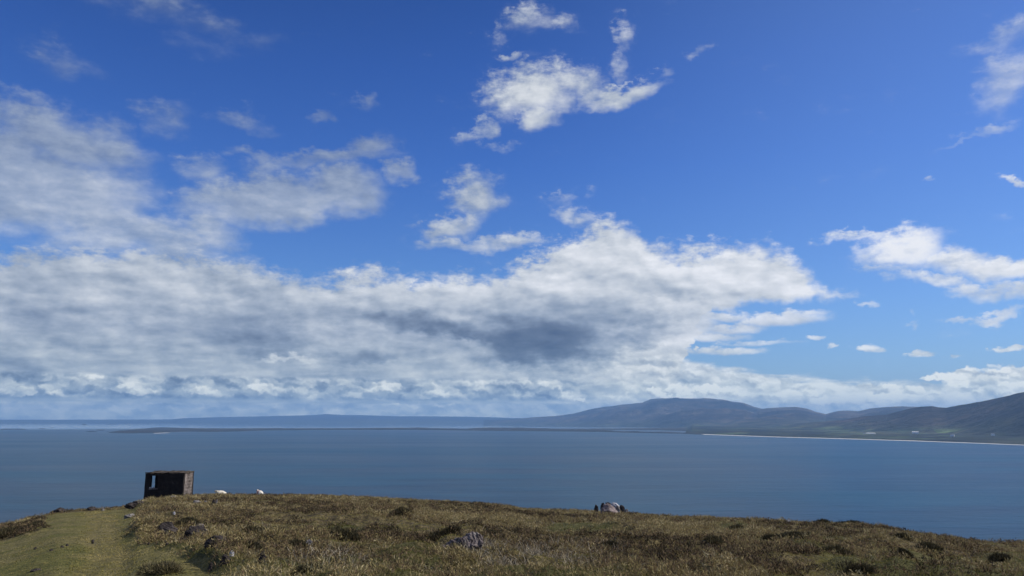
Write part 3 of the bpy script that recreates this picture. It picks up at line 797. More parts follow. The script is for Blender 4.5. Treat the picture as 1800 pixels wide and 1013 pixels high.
# heather
x, y, d = scatter(42000)
tr = sample(TRACK, x, y); gr = sample(GREEN, x, y)
keep = (tr + (fbm(x, y, 0.9, 3, 8) - 0.5) * 0.5 < 0.32) & (rng.uniform(0, 1, len(x)) > gr * 0.72) & (fbm(x, y, 0.35, 3, 12) > 0.34)
x, y, d = x[keep], y[keep], d[keep]
tone = 0.13 + 0.62 * np.clip((fbm(x, y, 0.28, 3, 33) - 0.32) / 0.36, 0, 1) + rng.normal(size=len(x)) * 0.17
cr = rng.uniform(0.10, 0.22, len(x)) * (0.75 + d / 55)
ch = rng.uniform(0.06, 0.27, len(x)) * (0.6 + 0.9 * fbm(x, y, 0.5, 2, 51))
b_, dv, ln, wd, dr, ti = clump_blades(x, y, cr, ch, tone, 46)
dd = np.hypot(b_[:, 0], b_[:, 1]); nr_ = dd < 24
V, Q_, T_, A = merge([blades(b_[nr_], dv[nr_], ln[nr_], wd[nr_], dr[nr_], ti[nr_], False), blades(b_[~nr_], dv[~nr_], ln[~nr_], wd[~nr_], dr[~nr_], ti[~nr_], True)])
tag(mesh_np('heather', V, Q_, T_, heather_m, smooth=False, attrs={'tint': A}), kind='stuff')

def grass_field(name, n, mat, mask_fn, l0, l1, w0, w1, tone_fn, spread=0.55, droop=0.25, d0=9.0, d1=92.0, tuft=6, tuft_r=0.06):
    x, y, d = scatter(n // tuft, d0, d1)
    k_ = mask_fn(x, y, d); x, y, d = x[k_], y[k_], d[k_]
    x = np.repeat(x, tuft); y = np.repeat(y, tuft); d = np.repeat(d, tuft)
    x = x + rng.normal(size=len(x)) * tuft_r; y = y + rng.normal(size=len(x)) * tuft_r
    z = ground_z(x, y) - 0.01
    dirv = rng.normal(size=(len(x), 3)) * spread; dirv[:, 2] = 1; dirv /= np.linalg.norm(dirv, axis=1, keepdims=True)
    ln = rng.uniform(l0, l1, len(x)) * (0.8 + d / 50); wd = rng.uniform(w0, w1, len(x)) * (0.5 + d / 24)
    ti = np.clip(tone_fn(x, y) + rng.normal(size=len(x)) * 0.16, 0, 1)
    b_ = np.stack([x, y, z], -1); nr_ = d < 24; dr = np.full(len(x), droop)
    V, Q_, T_, A = merge([blades(b_[nr_], dirv[nr_], ln[nr_], wd[nr_], dr[nr_], ti[nr_], False), blades(b_[~nr_], dirv[~nr_], ln[~nr_], wd[~nr_], dr[~nr_], ti[~nr_], True)])
    return tag(mesh_np(name, V, Q_, T_, mat, smooth=False, attrs={'tint': A}), kind='stuff')

grass_field('moor_grass', 900000, grass_m,
            lambda x, y, d: (sample(TRACK, x, y) < 0.6) & ((fbm(x, y, 0.35, 3, 12) < 0.44) | (rng.uniform(0, 1, len(x)) < 0.28 + 0.72 * sample(GREEN, x, y))),
            0.025, 0.080, 0.005, 0.010, lambda x, y: 0.42 - 0.16 * sample(GREEN, x, y) + 0.9 * (fbm(x, y, 0.4, 3, 22) - 0.5), tuft=8, tuft_r=0.06, spread=0.9)
grass_field('track_grass', 260000, turf_m, lambda x, y, d: (sample(TRACK, x, y) > 0.30) & (rut_val(x, y) < 1.5),
            0.018, 0.05, 0.005, 0.010, lambda x, y: 0.50 + 1.1 * (fbm(x, y, 0.5, 4, 25) - 0.5) + 0.28 * rut_val(x, y), spread=0.9, tuft=5, tuft_r=0.05)
grass_field('dead_stalks', 9000, dead_m, lambda x, y, d: (rng.uniform(0, 1, len(x)) < 0.08 + sample(TUFT, x, y)) & (sample(TRACK, x, y) < 0.3),
            0.14, 0.34, 0.006, 0.011, lambda x, y: 0.4 + 0 * x, spread=0.8, droop=0.35, tuft=5, tuft_r=0.10, d1=45)
grass_field('dead_stalks', 30000, dead_m, lambda x, y, d: sample(TUFT, x, y) > 0.3,
            0.16, 0.42, 0.006, 0.011, lambda x, y: 0.35 + 0 * x, spread=0.9, droop=0.45, tuft=8, tuft_r=0.10, d0=11, d1=26)

# ---- darker heather bushes that stand out one by one
bush_m = veg_mat('dark_heather', [(0.0, (0.022, 0.020, 0.011)), (0.5, (0.062, 0.053, 0.028)), (0.8, (0.11, 0.095, 0.045)), (1.0, (0.22, 0.18, 0.10))])
wood_m, h, p = new_mat('heather_wood'); h.put(p.inputs['Base Color'], h.mix(h.noise(objc(h), 30, 3), (0.05, 0.035, 0.022), (0.12, 0.09, 0.06)))
def bush(px, py, wpx, hpx, label, tone=0.35, skyline=False):
    gx, gy = real_pt(px, py)
    d = math.hypot(gx, gy); r_ = wpx / F * d * 0.5; hh = hpx / F * d * 0.72
    gz = float(ground_z(gx, gy))
    e = bpy.data.objects.new('heather_bush', None); C.objects.link(e); e.location = (gx, gy, gz)
    tag(e, label, 'bush', 'dark heather bushes on the headland')
    n = int(1100 + 1800 * min(1.5, r_))
    k2 = 7
    ca = rng.uniform(0, 2 * np.pi, k2); cc = rng.uniform(0, 0.62, k2)
    lob = np.stack([np.cos(ca) * cc * r_, np.sin(ca) * cc * r_ * 0.8], -1); lr = rng.uniform(0.35, 0.6, k2) * r_; lh = rng.uniform(0.4, 1.0, k2) * hh
    i = rng.integers(0, k2, n)
    v = rng.normal(size=(n, 3)); v[:, 2] = np.abs(v[:, 2]); v /= np.linalg.norm(v, axis=1, keepdims=True)
    rad = rng.uniform(0.6, 1.0, n) ** 0.5
    b_ = np.stack([lob[i, 0] + v[:, 0] * lr[i] * rad, lob[i, 1] + v[:, 1] * lr[i] * rad, v[:, 2] * lh[i] * rad * 0.85], -1)
    b_[:, 2] += ground_z(gx + b_[:, 0], gy + b_[:, 1]) - gz
    dirv = v + rng.normal(size=(n, 3)) * 0.45 + np.array([0, 0, 0.5]); dirv /= np.linalg.norm(dirv, axis=1, keepdims=True)
    V, Q_, T_, A = blades(b_, dirv, rng.uniform(0.045, 0.12, n) * (0.6 + d / 60), rng.uniform(0.007, 0.015, n) * (0.6 + d / 22), np.full(n, 0.05), np.clip(tone + rng.normal(size=n) * 0.2, 0, 1), d > 26)
    mesh_np('foliage', V, Q_, T_, bush_m, e, False, {'tint': A})
    n = 14
    a = rng.uniform(0, 2 * np.pi, n); top = np.stack([np.cos(a) * r_ * 0.7, np.sin(a) * r_ * 0.6, np.full(n, hh * 0.8)], -1) * rng.uniform(0.6, 1, (n, 1))
    dv = top / np.linalg.norm(top, axis=1, keepdims=True)
    V, Q_, T_, A = blades(np.zeros((n, 3)) - [0, 0, .03], dv, np.linalg.norm(top, axis=1), np.full(n, 0.02 + 0.0004 * d), np.full(n, 0.0), np.full(n, .5), False)
    mesh_np('stem', V, Q_, T_, wood_m, e, False)
for args in [
    (1512, 1008, 66, 26, 'dark heather bush at the bottom edge of the photo, right of the middle'),
    (1396, 948, 78, 17, 'wide dark heather bush on the slope below the notch in the right skyline', .3),
    (1358, 950, 34, 12, 'smaller dark heather clump touching the left side of the wide one', .3),
    (1445, 921, 40, 11, 'spiky dark bush on the right skyline, first of the two side by side', .3),
    (1492, 922, 46, 10, 'low dark bush on the right skyline, just right of the spiky one', .3),
    (1582, 948, 40, 11, 'dark bush just below the bend where the right skyline steps down', .3),
    (1470, 975, 44, 17, 'rounded olive heather bush between the wide dark one and the bottom edge', .5),
    (1640, 970, 48, 16, 'dark brown bush in the pale grass near the right side', .3),
    (1592, 980, 22, 16, 'narrow dark tussock standing in pale grass', .25),
    (1755, 990, 30, 16, 'dark tussock close to the right edge, in front of pale grass', .3),
    (1078, 967, 46, 17, 'black heather bush right of the tangle of dead stalks', .2),
    (1290, 935, 40, 16, 'dark green bush left of the wide heather bush', .5),
    (1255, 957, 40, 13, 'olive bush with bare twigs, lower left of the dark green one', .55),
    (775, 945, 80, 15, 'dark heather bank just above the ribbed rock', .3),
    (870, 945, 36, 12, 'dark heather clump to the upper right of the ribbed rock', .3),
    (612, 947, 56, 20, 'large rounded brown heather bush left of centre', .4),
    (530, 968, 46, 20, 'dark green bush beside the small grey rock', .4),
    (452, 968, 48, 14, 'dark clump between the track bank and the small grey rock', .3),
    (460, 940, 60, 18, 'broad olive brown bush on the slope below the sheep', .5),
    (546, 1008, 78, 20, 'dark mossy bush at the bottom edge below the small grey rock', .35),
    (290, 1008, 84, 24, 'brown heather bush beside the bottom of the grass track', .75),
    (22, 938, 84, 16, 'heather patch on the left of the grass track', .5),
    (60, 926, 34, 10, 'small dark heather clump at the tip of the left patch', .4),
    (335, 925, 56, 10, 'low dark heather on the bank above the track, nearest the hut', .3),
    (950, 955, 60, 9, 'flat dark heather clump in the middle of the slope', .3),
    (702, 902, 50, 8, 'thin dark heather clump high on the slope left of centre', .3)]:
    bush(*args)

# ------------------------------------------------------------------ rocks
def rock_mat(name, c0, c1, c2, lich=0.0, strata=False):
    m, h, p = new_mat(name)
    o_ = objc(h)
    n1 = h.noise(o_, 3.0, 6, 0.65); n2 = h.noise(o_, 14.0, 5, 0.7)
    if strata: n1 = h.noise(h.vm('MULTIPLY', o_, (5.0, 5.0, 0.7)), 2.2, 5, 0.65)
    c = h.ramp(n1, [(0.3, c0), (0.5, c1), (0.7, c2)])
    if lich: c = h.mix(h.mul(h.step(n2, 0.55, 0.66), lich), c, (0.52, 0.52, 0.46))
    h.put(p.inputs['Base Color'], c)
    h.t.links.new(bump(h, h.add(n1, h.mul(n2, 0.4)), 0.06, 1.0), p.inputs['Normal'])
    return m
rk_purple = rock_mat('purple_sandstone', (0.020, 0.016, 0.016), (0.105, 0.086, 0.084), (0.25, 0.215, 0.21), 0.3, True)
rk_pink = rock_mat('pink_sandstone', (0.05, 0.038, 0.036), (0.19, 0.15, 0.145), (0.32, 0.27, 0.26), 0.3)
rk_grey = rock_mat('grey_rock', (0.07, 0.065, 0.06), (0.17, 0.155, 0.15), (0.30, 0.28, 0.26), 0.5)
rk_white = rock_mat('lichened_rock', (0.22, 0.21, 0.22), (0.38, 0.37, 0.39), (0.55, 0.54, 0.57), 0.4)
rk_dark = rock_mat('dark_rock', (0.014, 0.012, 0.012), (0.034, 0.028, 0.027), (0.09, 0.075, 0.07), 0.06)
def rock(px, py, wpx, hpx, label, mat, depth=0.8, seed=1, pts=None, rot=0.0, sink=0.25, dist=None, ribs=0.0, rough=0.07, group=None, name='rock', rise=0.0):
    gx, gy = real_pt(px, py, dist)
    d = math.hypot(gx, gy); w_, hh = wpx / F * d, hpx / F * d
    gz = float(ground_z(gx, gy)) + (rise * 0.5 + 0.8) / F * d
    r = random.Random(seed)
    bm = bmesh.new()
    if pts is None:
        pts = []
        for k_ in range(22):
            a = r.uniform(0, 2 * math.pi); zz_ = r.uniform(0, 1)
            q3 = math.sqrt(max(0.05, 1 - zz_ ** 2.4)) * r.uniform(0.8, 1.0)
            pts.append((math.cos(a) * q3 * 0.5, math.sin(a) * q3 * 0.5, zz_))
    for (a, b, c) in pts: bm.verts.new((a * w_, b * w_ * depth, c * hh * (1 + sink) - sink * hh))
    for (a, b, c) in pts[::2]: bm.verts.new((a * w_ * 0.9, b * w_ * depth * .9, -sink * hh - 0.05))
    bmesh.ops.convex_hull(bm, input=bm.verts[:])
    bmesh.ops.delete(bm, geom=[v for v in bm.verts if not v.link_faces], context='VERTS')
    bmesh.ops.triangulate(bm, faces=bm.faces[:])
    for _ in range(4): bmesh.ops.subdivide_edges(bm, edges=[e for e in bm.edges if e.calc_length() > w_ / 22], cuts=1, use_grid_fill=False); bmesh.ops.triangulate(bm, faces=bm.faces[:])
    bm.normal_update()
    co = np.array([v.co for v in bm.verts]); no = np.array([v.normal for v in bm.verts])
    s1 = 5.0 / w_
    nse = fbm(co[:, 0] + co[:, 2] * 1.7 + seed, co[:, 1] + co[:, 2] * 0.9, s1, 4, seed, 0.6) - 0.5
    disp = nse * rough * 2 * w_
    if ribs:
        rb = fbm(co[:, 0] + co[:, 1] * 0.3 + co[:, 2] * 0.12, co[:, 2] * 0.12, 16.0 / w_, 3, seed + 3, 0.6, ridged=True) - 0.6
        disp = disp + rb * ribs * w_ * 2
    for v, n_, q4 in zip(bm.verts, no, disp): v.co += Vector(n_) * float(q4)
    o = obj(name, bm, mat)
    o.location = (gx, gy, gz); o.rotation_euler.z = rot - math.atan2(gx, gy)
    return tag(o, label, 'rock', group)
WEDGE = [(-.5, 0, .18), (-.46, .1, .30), (-.3, -.2, .42), (-.12, -.3, .55), (-.1, .15, .68), (.08, .1, .86), (.2, -.1, 1.0), (.32, 0, 1.0), (.40, -.1, .92), (.46, .1, .7), (.5, 0, .35), (.42, -.3, .3), (.2, -.42, .3), (0, -.4, .15), (-.25, -.3, .05), (-.4, -.15, 0), (.3, .4, .4), (0, .4, .3)]
rock(814, 970, 70, 20, 'ribbed purple grey rock, a long wedge rising to the right, sunk in the heather', rk_purple, 0.7, 3, WEDGE, 0.1, 0.2, ribs=0.07, rough=0.04, rise=8)
rock(543, 966, 16, 15, 'small pale grey rock beside a dark green bush left of centre', rk_grey, 0.8, 8)
rock(1072, 903, 34, 15, 'domed pinkish rock, the biggest of the outcrop on the middle skyline', rk_pink, 0.8, 12,
     [(-.5, -.1, 0), (-.42, 0, .45), (-.3, .1, .85), (-.12, .1, 1), (.05, 0, .85), (.2, -.1, .6), (.4, -.2, .2), (.5, -.1, 0), (-.35, -.3, .25), (0, -.45, .4), (.2, -.4, .15), (-.1, .4, .6), (.3, .35, .4), (-.4, .3, .3), (.45, .2, .2)], rough=.05, rise=3)
rock(1082, 902, 15, 7, 'white lichened slab lying on top of the outcrop', rk_white, 0.9, 14,
     [(-.5, -.3, .1), (-.5, .3, .2), (-.4, 0, 1), (.1, .2, .95), (.1, -.3, .85), (.5, 0, .3), (.5, .2, .2), (-.2, -.4, .6), (.35, -.3, .3)], sink=0.2, rise=18, rough=.03)
rock(1069, 901, 14, 6, 'black crag on top of the outcrop, left of the white slab', rk_dark, 0.9, 15, rough=.10, rise=20)
rock(1060, 899, 11, 13, 'jagged dark rock against the left side of the outcrop', rk_dark, 0.9, 16, rough=.10, rise=4)
rock(1086, 903, 9, 11, 'grey rock split from the dome by a dark crack', rk_grey, 0.8, 17, rise=4)
rock(1093, 902, 13, 13, 'dark rock at the right foot of the outcrop', rk_dark, 0.9, 18, rough=.10, rise=4)
rock(1101, 903, 10, 8, 'small brown stone at the far right end of the outcrop', rk_grey, 0.9, 19)
rock(1048, 898, 9, 9, 'small blackish rock standing apart, left of the outcrop', rk_dark, 0.9, 20, rough=.10, rise=4)
rock(240, 890, 34, 7, 'low dark ledge on the skyline between the track and the hut', rk_dark, 0.8, 22, rough=.08)
rock(228, 893, 8, 4, 'pale stone below the dark ledge beside the hut, left one', rk_grey, 0.8, 23)
rock(236, 892, 8, 4, 'pale stone below the dark ledge beside the hut, right one', rk_grey, 0.8, 24)
rock(181, 898, 5, 3, 'white stone at the top of the grass track', rk_grey, 0.8, 25)
rock(160, 897, 14, 5, 'dark hummock of rock on the skyline where the track tops out', rk_dark, 0.8, 26)
rock(104, 900, 24, 5, 'dark flat rock on the skyline left of the track', rk_dark, 0.8, 27)
rock(228, 910, 20, 5, 'flat stone with a dark hollow at the right edge of the track', rk_grey, 0.8, 28)
rock(381, 886, 3, 6, 'thin upright pale stone below the white sheep', rk_grey, 0.8, 29, rough=.03)
rock(376, 886, 8, 5, 'dark stone touching the thin upright pale stone', rk_dark, 0.8, 30)
rock(361, 886, 9, 4, 'grey stone left of the thin upright stone', rk_grey, 0.8, 31)
rock(345, 885, 16, 4, 'flat pale stone in the heather right of the hut', rk_grey, 0.8, 32)
rock(306, 876, 14, 4, 'pale slab at the foot of the hut wall', rk_grey, 0.8, 33)
rock(306, 906, 5, 4, 'tiny white stone on the slope below the hut', rk_white, 0.8, 34)
rock(600, 871, 10, 5, 'dark stone on the skyline left of the grey pair', rk_dark, 0.8, 35, dist=70)
rock(620, 872, 12, 6, 'pale grey stone on the skyline left of centre, larger of a pair', rk_grey, 0.8, 36, dist=70)
rock(628, 873, 8, 4, 'small dark stone at the right of the pale grey skyline stone', rk_dark, 0.8, 37, dist=70)
rock(652, 875, 7, 3, 'small stone alone on the skyline', rk_grey, 0.8, 38, dist=70)
rock(292, 938, 36, 15, 'dark slanting rock in the bank right of the track, upper one', rk_dark, 0.7, 40, rough=.08, rise=4)
rock(346, 946, 46, 18, 'dark rock face in the bank, with a purple grey rock on top', rk_dark, 0.7, 41, rough=.08, rise=4)
rock(350, 931, 18, 5, 'purple grey rock on the bank above the dark rock face', rk_purple, 0.8, 42, rise=7)
rock(361, 940, 7, 5, 'small pale stone in the bank above the track', rk_white, 0.8, 43, rise=4)
rock(380, 962, 42, 16, 'dark rock at the lower right end of the bank', rk_dark, 0.7, 44, rough=.08, rise=4)
rock(407, 982, 9, 7, 'whitish stone in the mossy grass at the lower left', rk_white, 0.8, 45, rise=4)
rock(461, 992, 15, 15, 'black rock half hidden in moss at the lower left', rk_dark, 0.8, 46, rough=.09, rise=4)
rock(396, 992, 18, 12, 'dark slanted stone right of the whitish one, near the bottom edge', rk_dark, 0.8, 47, rough=.09, rise=4)
rock(370, 1004, 10, 12, 'small upright dark stone at the bottom edge right of the track', rk_dark, 0.8, 48, rough=.09, rise=4)
rock(1385, 898 + 20, 10, 4, 'small pale stone on the right skyline', rk_grey, 0.8, 49)
rock(1108, 960 - 20, 8, 4, 'small pale stone in green grass below the outcrop', rk_grey, 0.8, 50)
for k_, (px, py, w_) in enumerate([(62, 966, 6), (90, 969, 6), (109, 963, 6), (118, 960, 5), (163, 952, 5), (64, 1004, 18), (262, 958, 7), (294, 959, 7)]):
    rock(px, py, w_, 2.5, 'small dark clod lying in the short grass of the track', rk_dark, 0.8, 60 + k_, sink=.3, group='dark clods on the grass track', name='clod')

# ------------------------------------------------------------------ the ruined lookout hut
conc, h, p = new_mat('weathered_concrete')
o_ = objc(h)
n1 = h.noise(o_, 1.6, 6, 0.65); n2 = h.noise(o_, 9.0, 5, 0.7); n3 = h.noise(h.vm('MULTIPLY', o_, (3.0, 3.0, 0.5)), 2.0, 4, 0.6)
br = h.node('ShaderNodeTexBrick'); h.put(br.inputs['Vector'], h.xyz(h.add(h.sep(o_)[0], h.sep(o_)[1]), h.sep(o_)[2], 0.0))
br.inputs['Scale'].default_value = 1.0; br.inputs['Brick Width'].default_value = 0.45; br.inputs['Row Height'].default_value = 0.22; br.inputs['Mortar Size'].default_value = 0.02
c = h.ramp(h.mad(h.sub(n2, 0.5), 0.5, n1), [(0.35, (0.035, 0.028, 0.025)), (0.5, (0.125, 0.103, 0.094)), (0.68, (0.24, 0.205, 0.19))])
c = h.mix(h.mul(br.outputs['Fac'], 0.4), c, (0.30, 0.27, 0.24))
c = h.mix(h.mul(h.step(n3, 0.5, 0.68), 0.5), c, (0.06, 0.048, 0.04))
h.put(p.inputs['Base Color'], c)
h.t.links.new(bump(h, h.add(n1, h.mul(n2, 0.5)), 0.05, 1.0), p.inputs['Normal'])
roofm, h, p = new_mat('mossy_roof_slab')
n1 = h.noise(objc(h), 2.5, 6, 0.7)
h.put(p.inputs['Base Color'], h.ramp(n1, [(0.40, (0.018, 0.015, 0.012)), (0.55, (0.075, 0.060, 0.046)), (0.72, (0.15, 0.125, 0.10))]))
h.t.links.new(bump(h, n1, 0.05, 1.0), p.inputs['Normal'])
drk, h, p = new_mat('shaded_dark_render')  # shade of the hut's front and inner walls put into a darker colour
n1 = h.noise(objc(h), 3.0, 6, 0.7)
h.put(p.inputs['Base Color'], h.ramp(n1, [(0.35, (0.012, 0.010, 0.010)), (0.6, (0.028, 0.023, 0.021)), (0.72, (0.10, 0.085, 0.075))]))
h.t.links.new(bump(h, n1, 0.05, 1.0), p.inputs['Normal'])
HD = 62.0
fl = np.array(xy_at(252.8, HD)); frd = HD - 0.9
fr = np.array(xy_at(320.8, frd))
ux = (fr - fl) / np.linalg.norm(fr - fl); WD = float(np.linalg.norm(fr - fl))
hut_rot = math.atan2(ux[1], ux[0])
def z_at(px, py, d): v = ray(px, py); return EYE + v[2] / math.hypot(v[0], v[1]) * d
z_top = z_at(254, 833.5, HD)
z_bot = z_at(253, 880, HD)
hut = bpy.data.objects.new('lookout_hut', None); C.objects.link(hut)
hut.location = (fl[0], fl[1], z_bot); hut.rotation_euler.z = hut_rot
tag(hut, 'small dark flat-roofed ruin of a hut on the crest beside the grass track', 'hut')
HT = z_top - z_bot; DP = 2.1; TH = 0.26
def rough_box(bm, x0, x1, y0, y1, z0, z1, mi=0, j=0.018, step_=0.16):
    """a box with gently uneven, weathered faces"""
    nx, ny, nz = (max(1, int(round((b - a) / step_))) for a, b in ((x0, x1), (y0, y1), (z0, z1)))
    b2 = bmesh.new(); box(b2, x0, x1, y0, y1, z0, z1)
    for ax, n, a, b in ((0, nx, x0, x1), (1, ny, y0, y1), (2, nz, z0, z1)):
        for k_ in range(1, n):
            cc_ = a + (b - a) * k_ / n; nn = Vector((0, 0, 0)); nn[ax] = 1; co = Vector((0, 0, 0)); co[ax] = cc_
            bmesh.ops.bisect_plane(b2, geom=b2.verts[:] + b2.edges[:] + b2.faces[:], plane_co=co, plane_no=nn)
    for v in b2.verts:
        q5 = v.co
        v.co += Vector([(float(vnoise(np.array([q5.x * 4 + s + q5.z * 3.1]), np.array([q5.y * 4 + s * 2 + q5.z * 2.3]), s)[0]) - .5) * 2 * j for s in (1, 2, 3)])
    me = bpy.data.meshes.new('tmp'); b2.to_mesh(me); b2.free()
    for p_ in me.polygons: p_.material_index = mi
    bm.from_mesh(me); bpy.data.meshes.remove(me)
S = WD / 70.0                                    # metres per photo pixel on the front face
ox0, ox1, oz0, oz1 = 9.5 * S, 23.5 * S, HT - 26 * S, HT - 3.5 * S
z_lo = -0.9
bm = bmesh.new()                                 # front wall in four pieces round the opening
rough_box(bm, 0, ox0, 0, TH, z_lo, HT)
rough_box(bm, ox0 + .003, ox1 - .003, 0.003, TH - .003, z_lo, oz0)
rough_box(bm, ox0 + .003, ox1 - .003, 0.003, TH - .003, oz1, HT)
rough_box(bm, ox1, WD, 0, TH, z_lo, HT)
obj('front_wall', bm, drk, hut)
bm = bmesh.new(); rough_box(bm, WD - TH, WD + .004, TH + .003, DP - TH - .003, z_lo, HT - .002); obj('side_wall', bm, conc, hut)
bm = bmesh.new(); rough_box(bm, -.004, TH, TH + .003, 0.62, z_lo, HT - .002)
rough_box(bm, -.002, TH - .002, 0.623, DP - TH - .003, z_lo, oz0 - 0.32)
rough_box(bm, -.002, TH - .002, 0.623, DP - TH - .003, oz1 + .02, HT - .002); obj('side_wall', bm, drk, hut)
# the sight line through the opening meets a window in the back wall
wx0, wx1 = 13.0 * S + 0.10, 22.0 * S + 0.42
bm = bmesh.new()
bx_ = []
_ci = Vector((cam_o.location.x, cam_o.location.y, 0)) - Vector((fl[0], fl[1], 0))
_ci = Matrix.Rotation(-hut_rot, 3, 'Z') @ _ci
def through(xl):                                 # where a line from the viewer through (xl, 0) crosses the back wall
    return xl + (xl - _ci.x) * (DP - TH / 2) / (-_ci.y)
wx0, wx1 = through(10.5 * S), through(21.5 * S)
rough_box(bm, 0, max(wx0, 0.05), DP - TH, DP, z_lo, HT)
rough_box(bm, wx0 + .003, wx1 - .003, DP - TH + .003, DP - .003, z_lo, oz0 - 0.32)
rough_box(bm, wx0 + .003, wx1 - .003, DP - TH + .003, DP - .003, oz1 + 0.02, HT)
rough_box(bm, wx1, WD, DP - TH, DP, z_lo, HT)
obj('back_wall', bm, drk, hut)
bm = bmesh.new(); rough_box(bm, -0.02, WD + 0.03, -0.03, DP + 0.03, HT + .004, HT + 0.085, j=0.05)
roof = obj('roof', bm, roofm, hut)
bm = bmesh.new(); rough_box(bm, ox0 - .05, ox1 + .05, -0.05, -0.004, oz0 - 0.07, oz0 - .004); obj('window_sill', bm, conc, hut)
for k_, (a, w_) in enumerate([(4.0, 3.5), (11.5, 4.5)]):
    bm = bmesh.new(); bmesh.ops.create_icosphere(bm, subdivisions=2, radius=0.5)
    for v in bm.verts: v.co *= 0.8 + 0.3 * random.random()
    for v in bm.verts: v.co = Vector((v.co.x * w_ * S, v.co.y * 0.12, v.co.z * 0.10))
    s_ = obj('stone', bm, rk_white)
    q6 = Matrix.Translation(hut.location) @ Matrix.Rotation(hut_rot, 4, 'Z') @ Vector((a * S + 0.03, -0.02 if k_ == 0 else 0.10, oz0 + 0.045))
    if k_ == 0: q6 = Matrix.Translation(hut.location) @ Matrix.Rotation(hut_rot, 4, 'Z') @ Vector((ox0 + 0.04, -0.02, oz0 + 0.045))
    else: q6 = Matrix.Translation(hut.location) @ Matrix.Rotation(hut_rot, 4, 'Z') @ Vector((ox0 + 0.24, 0.10, oz0 + 0.05))
    s_.location = q6; s_.rotation_euler.z = hut_rot
    tag(s_, ['tiny pale stone lying at the left end of the hut window sill', 'pale stone lying in the middle of the hut window opening'][k_], 'stone')

# ------------------------------------------------------------------ two sheep resting on the crest
wool, h, p = new_mat('wool')
o_ = objc(h); n1 = h.noise(o_, 9.0, 5, 0.7)
cw = h.ramp(n1, [(0.3, (0.46, 0.40, 0.30)), (0.5, (0.66, 0.61, 0.50)), (0.7, (0.78, 0.75, 0.66))])
h.put(p.inputs['Base Color'], cw)
h.t.links.new(bump(h, h.noise(o_, 40, 3), 0.03, 1.0), p.inputs['Normal'])
wool2, h, p = new_mat('marked_wool')                    # raddle mark on the rump and flank
o_ = objc(h); n1 = h.noise(o_, 9.0, 5, 0.7)
cw = h.ramp(n1, [(0.3, (0.50, 0.44, 0.36)), (0.5, (0.68, 0.63, 0.55)), (0.7, (0.78, 0.75, 0.68))])
sx_ = h.sep(o_)[0]
cw = h.mix(h.step(h.mad(h.sub(n1, 0.5), 0.15, h.m('ABSOLUTE', h.add(sx_, -0.04))), 0.10, 0.18, 0.85, 0.0), cw, (0.52, 0.22, 0.18))
h.put(p.inputs['Base Color'], cw)
h.t.links.new(bump(h, h.noise(o_, 40, 3), 0.03, 1.0), p.inputs['Normal'])
facem, h, p = new_mat('dark_face'); h.put(p.inputs['Base Color'], h.mix(h.noise(objc(h), 12, 3), (0.02, 0.018, 0.016), (0.07, 0.06, 0.05)))
facew, h, p = new_mat('cream_face'); h.put(p.inputs['Base Color'], h.mix(h.noise(objc(h), 12, 3), (0.42, 0.35, 0.24), (0.60, 0.52, 0.38)))
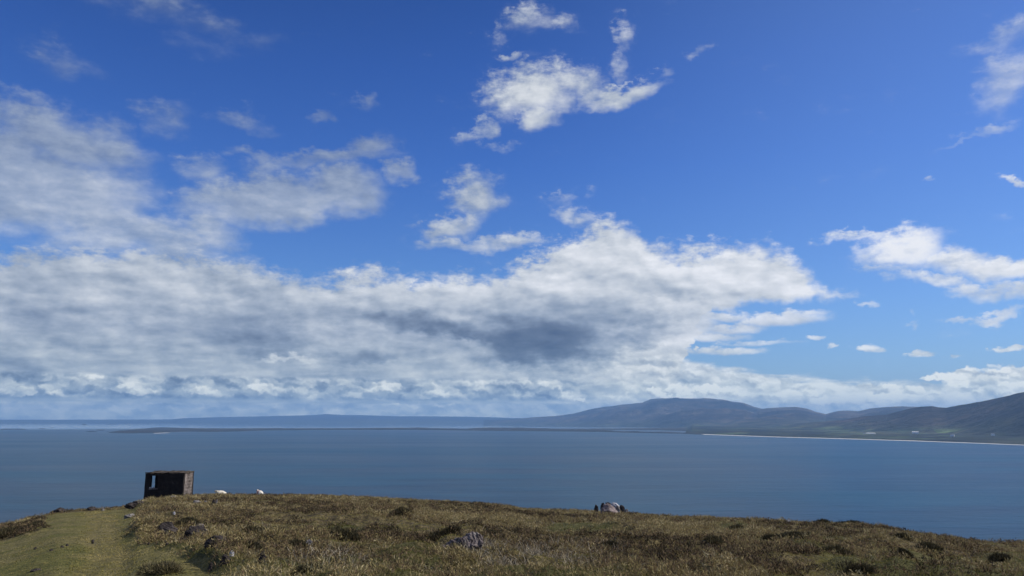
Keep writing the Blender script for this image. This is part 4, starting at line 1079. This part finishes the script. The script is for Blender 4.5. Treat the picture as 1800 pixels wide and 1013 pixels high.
def sheep(px, py, dist, yaw, label, wool_m, face_m):
    gx, gy = xy_at(px, dist)
    # skeleton of a sheep lying down: x forward, z up; one skinned surface
    J = [((-0.42, 0, .30), .17), ((-0.20, 0, .34), .235), ((0.08, 0, .34), .235), ((0.30, 0, .34), .19), ((0.43, 0, .44), .11), ((0.50, 0, .55), .085), ((0.60, 0, .53), .068), ((0.69, 0, .48), .042),
         ((-0.34, .17, .18), .10), ((-0.14, .25, .10), .065), ((-0.34, .27, .05), .035), ((-0.46, .27, .04), .03),
         ((-0.34, -.17, .18), .10), ((-0.14, -.25, .10), .065), ((-0.34, -.27, .05), .035), ((-0.46, -.27, .04), .03),
         ((0.30, .13, .20), .085), ((0.36, .16, .09), .05), ((0.20, .18, .045), .032), ((0.10, .18, .04), .028),
         ((0.30, -.13, .20), .085), ((0.42, -.16, .09), .05), ((0.54, -.17, .045), .032), ((0.62, -.17, .04), .028),
         ((-0.54, 0, .28), .05), ((-0.58, 0, .18), .035), ((0.47, .07, .60), .028), ((0.44, .16, .585), .018), ((0.47, -.07, .60), .028), ((0.44, -.16, .585), .018)]
    E_ = [(0, 1), (1, 2), (2, 3), (3, 4), (4, 5), (5, 6), (6, 7), (0, 8), (8, 9), (9, 10), (10, 11), (0, 12), (12, 13), (13, 14), (14, 15), (3, 16), (16, 17), (17, 18), (18, 19),
          (3, 20), (20, 21), (21, 22), (22, 23), (0, 24), (24, 25), (5, 26), (26, 27), (5, 28), (28, 29)]
    me = bpy.data.meshes.new('sheep'); me.from_pydata([j[0] for j in J], E_, [])
    o = bpy.data.objects.new('sheep', me); C.objects.link(o)
    sk = o.modifiers.new('skin', 'SKIN'); sk.use_smooth_shade = True
    me.skin_vertices[0].data[0].use_root = True
    for sv, j in zip(me.skin_vertices[0].data, J): sv.radius = (j[1], j[1])
    sb = o.modifiers.new('sub', 'SUBSURF'); sb.levels = 2; sb.render_levels = 2
    bpy.context.view_layer.update()
    dg = bpy.context.evaluated_depsgraph_get()
    me2 = bpy.data.meshes.new_from_object(o.evaluated_get(dg)); o.modifiers.clear(); o.data = me2
    me2.materials.clear(); me2.materials.append(wool_m); me2.materials.append(face_m)
    co = np.zeros(len(me2.vertices) * 3, np.float32); me2.vertices.foreach_get('co', co); co = co.reshape(-1, 3)
    no = np.zeros(len(me2.vertices) * 3, np.float32); me2.vertices.foreach_get('normal', no); no = no.reshape(-1, 3)
    body = ((co[:, 0] < 0.44) & (co[:, 2] > 0.14) & (np.abs(co[:, 1]) < .3)).astype(float)
    n_ = fbm(co[:, 0] + co[:, 2] * 1.3, co[:, 1] + co[:, 2], 14, 3, 4)
    co = co + no * (body * (0.02 + 0.05 * (n_ - 0.3)))[:, None]
    me2.vertices.foreach_set('co', co.ravel().astype(np.float32)); me2.update()
    for p_ in me2.polygons:
        c_ = p_.center
        if c_.x > 0.47 and c_.z > 0.40 or c_.z < 0.09 or (abs(c_.y) > .08 and c_.z > .55): p_.material_index = 1
        p_.use_smooth = True
    o.location = (gx, gy, float(ground_z(gx, gy)) + 0.05); o.rotation_euler.z = yaw - math.atan2(gx, gy); o.scale = (0.78,) * 3
    return tag(o, label, 'sheep', 'sheep resting on the crest')
sheep(388, 869, 74, math.pi + 0.12, 'cream white sheep lying down on the skyline, nearer to the hut', wool, facew)
sheep(456, 869, 74, math.pi - 1.05 + math.pi * 0, 'sheep with a pink mark and dark face, lying on the skyline further from the hut', wool2, facem)
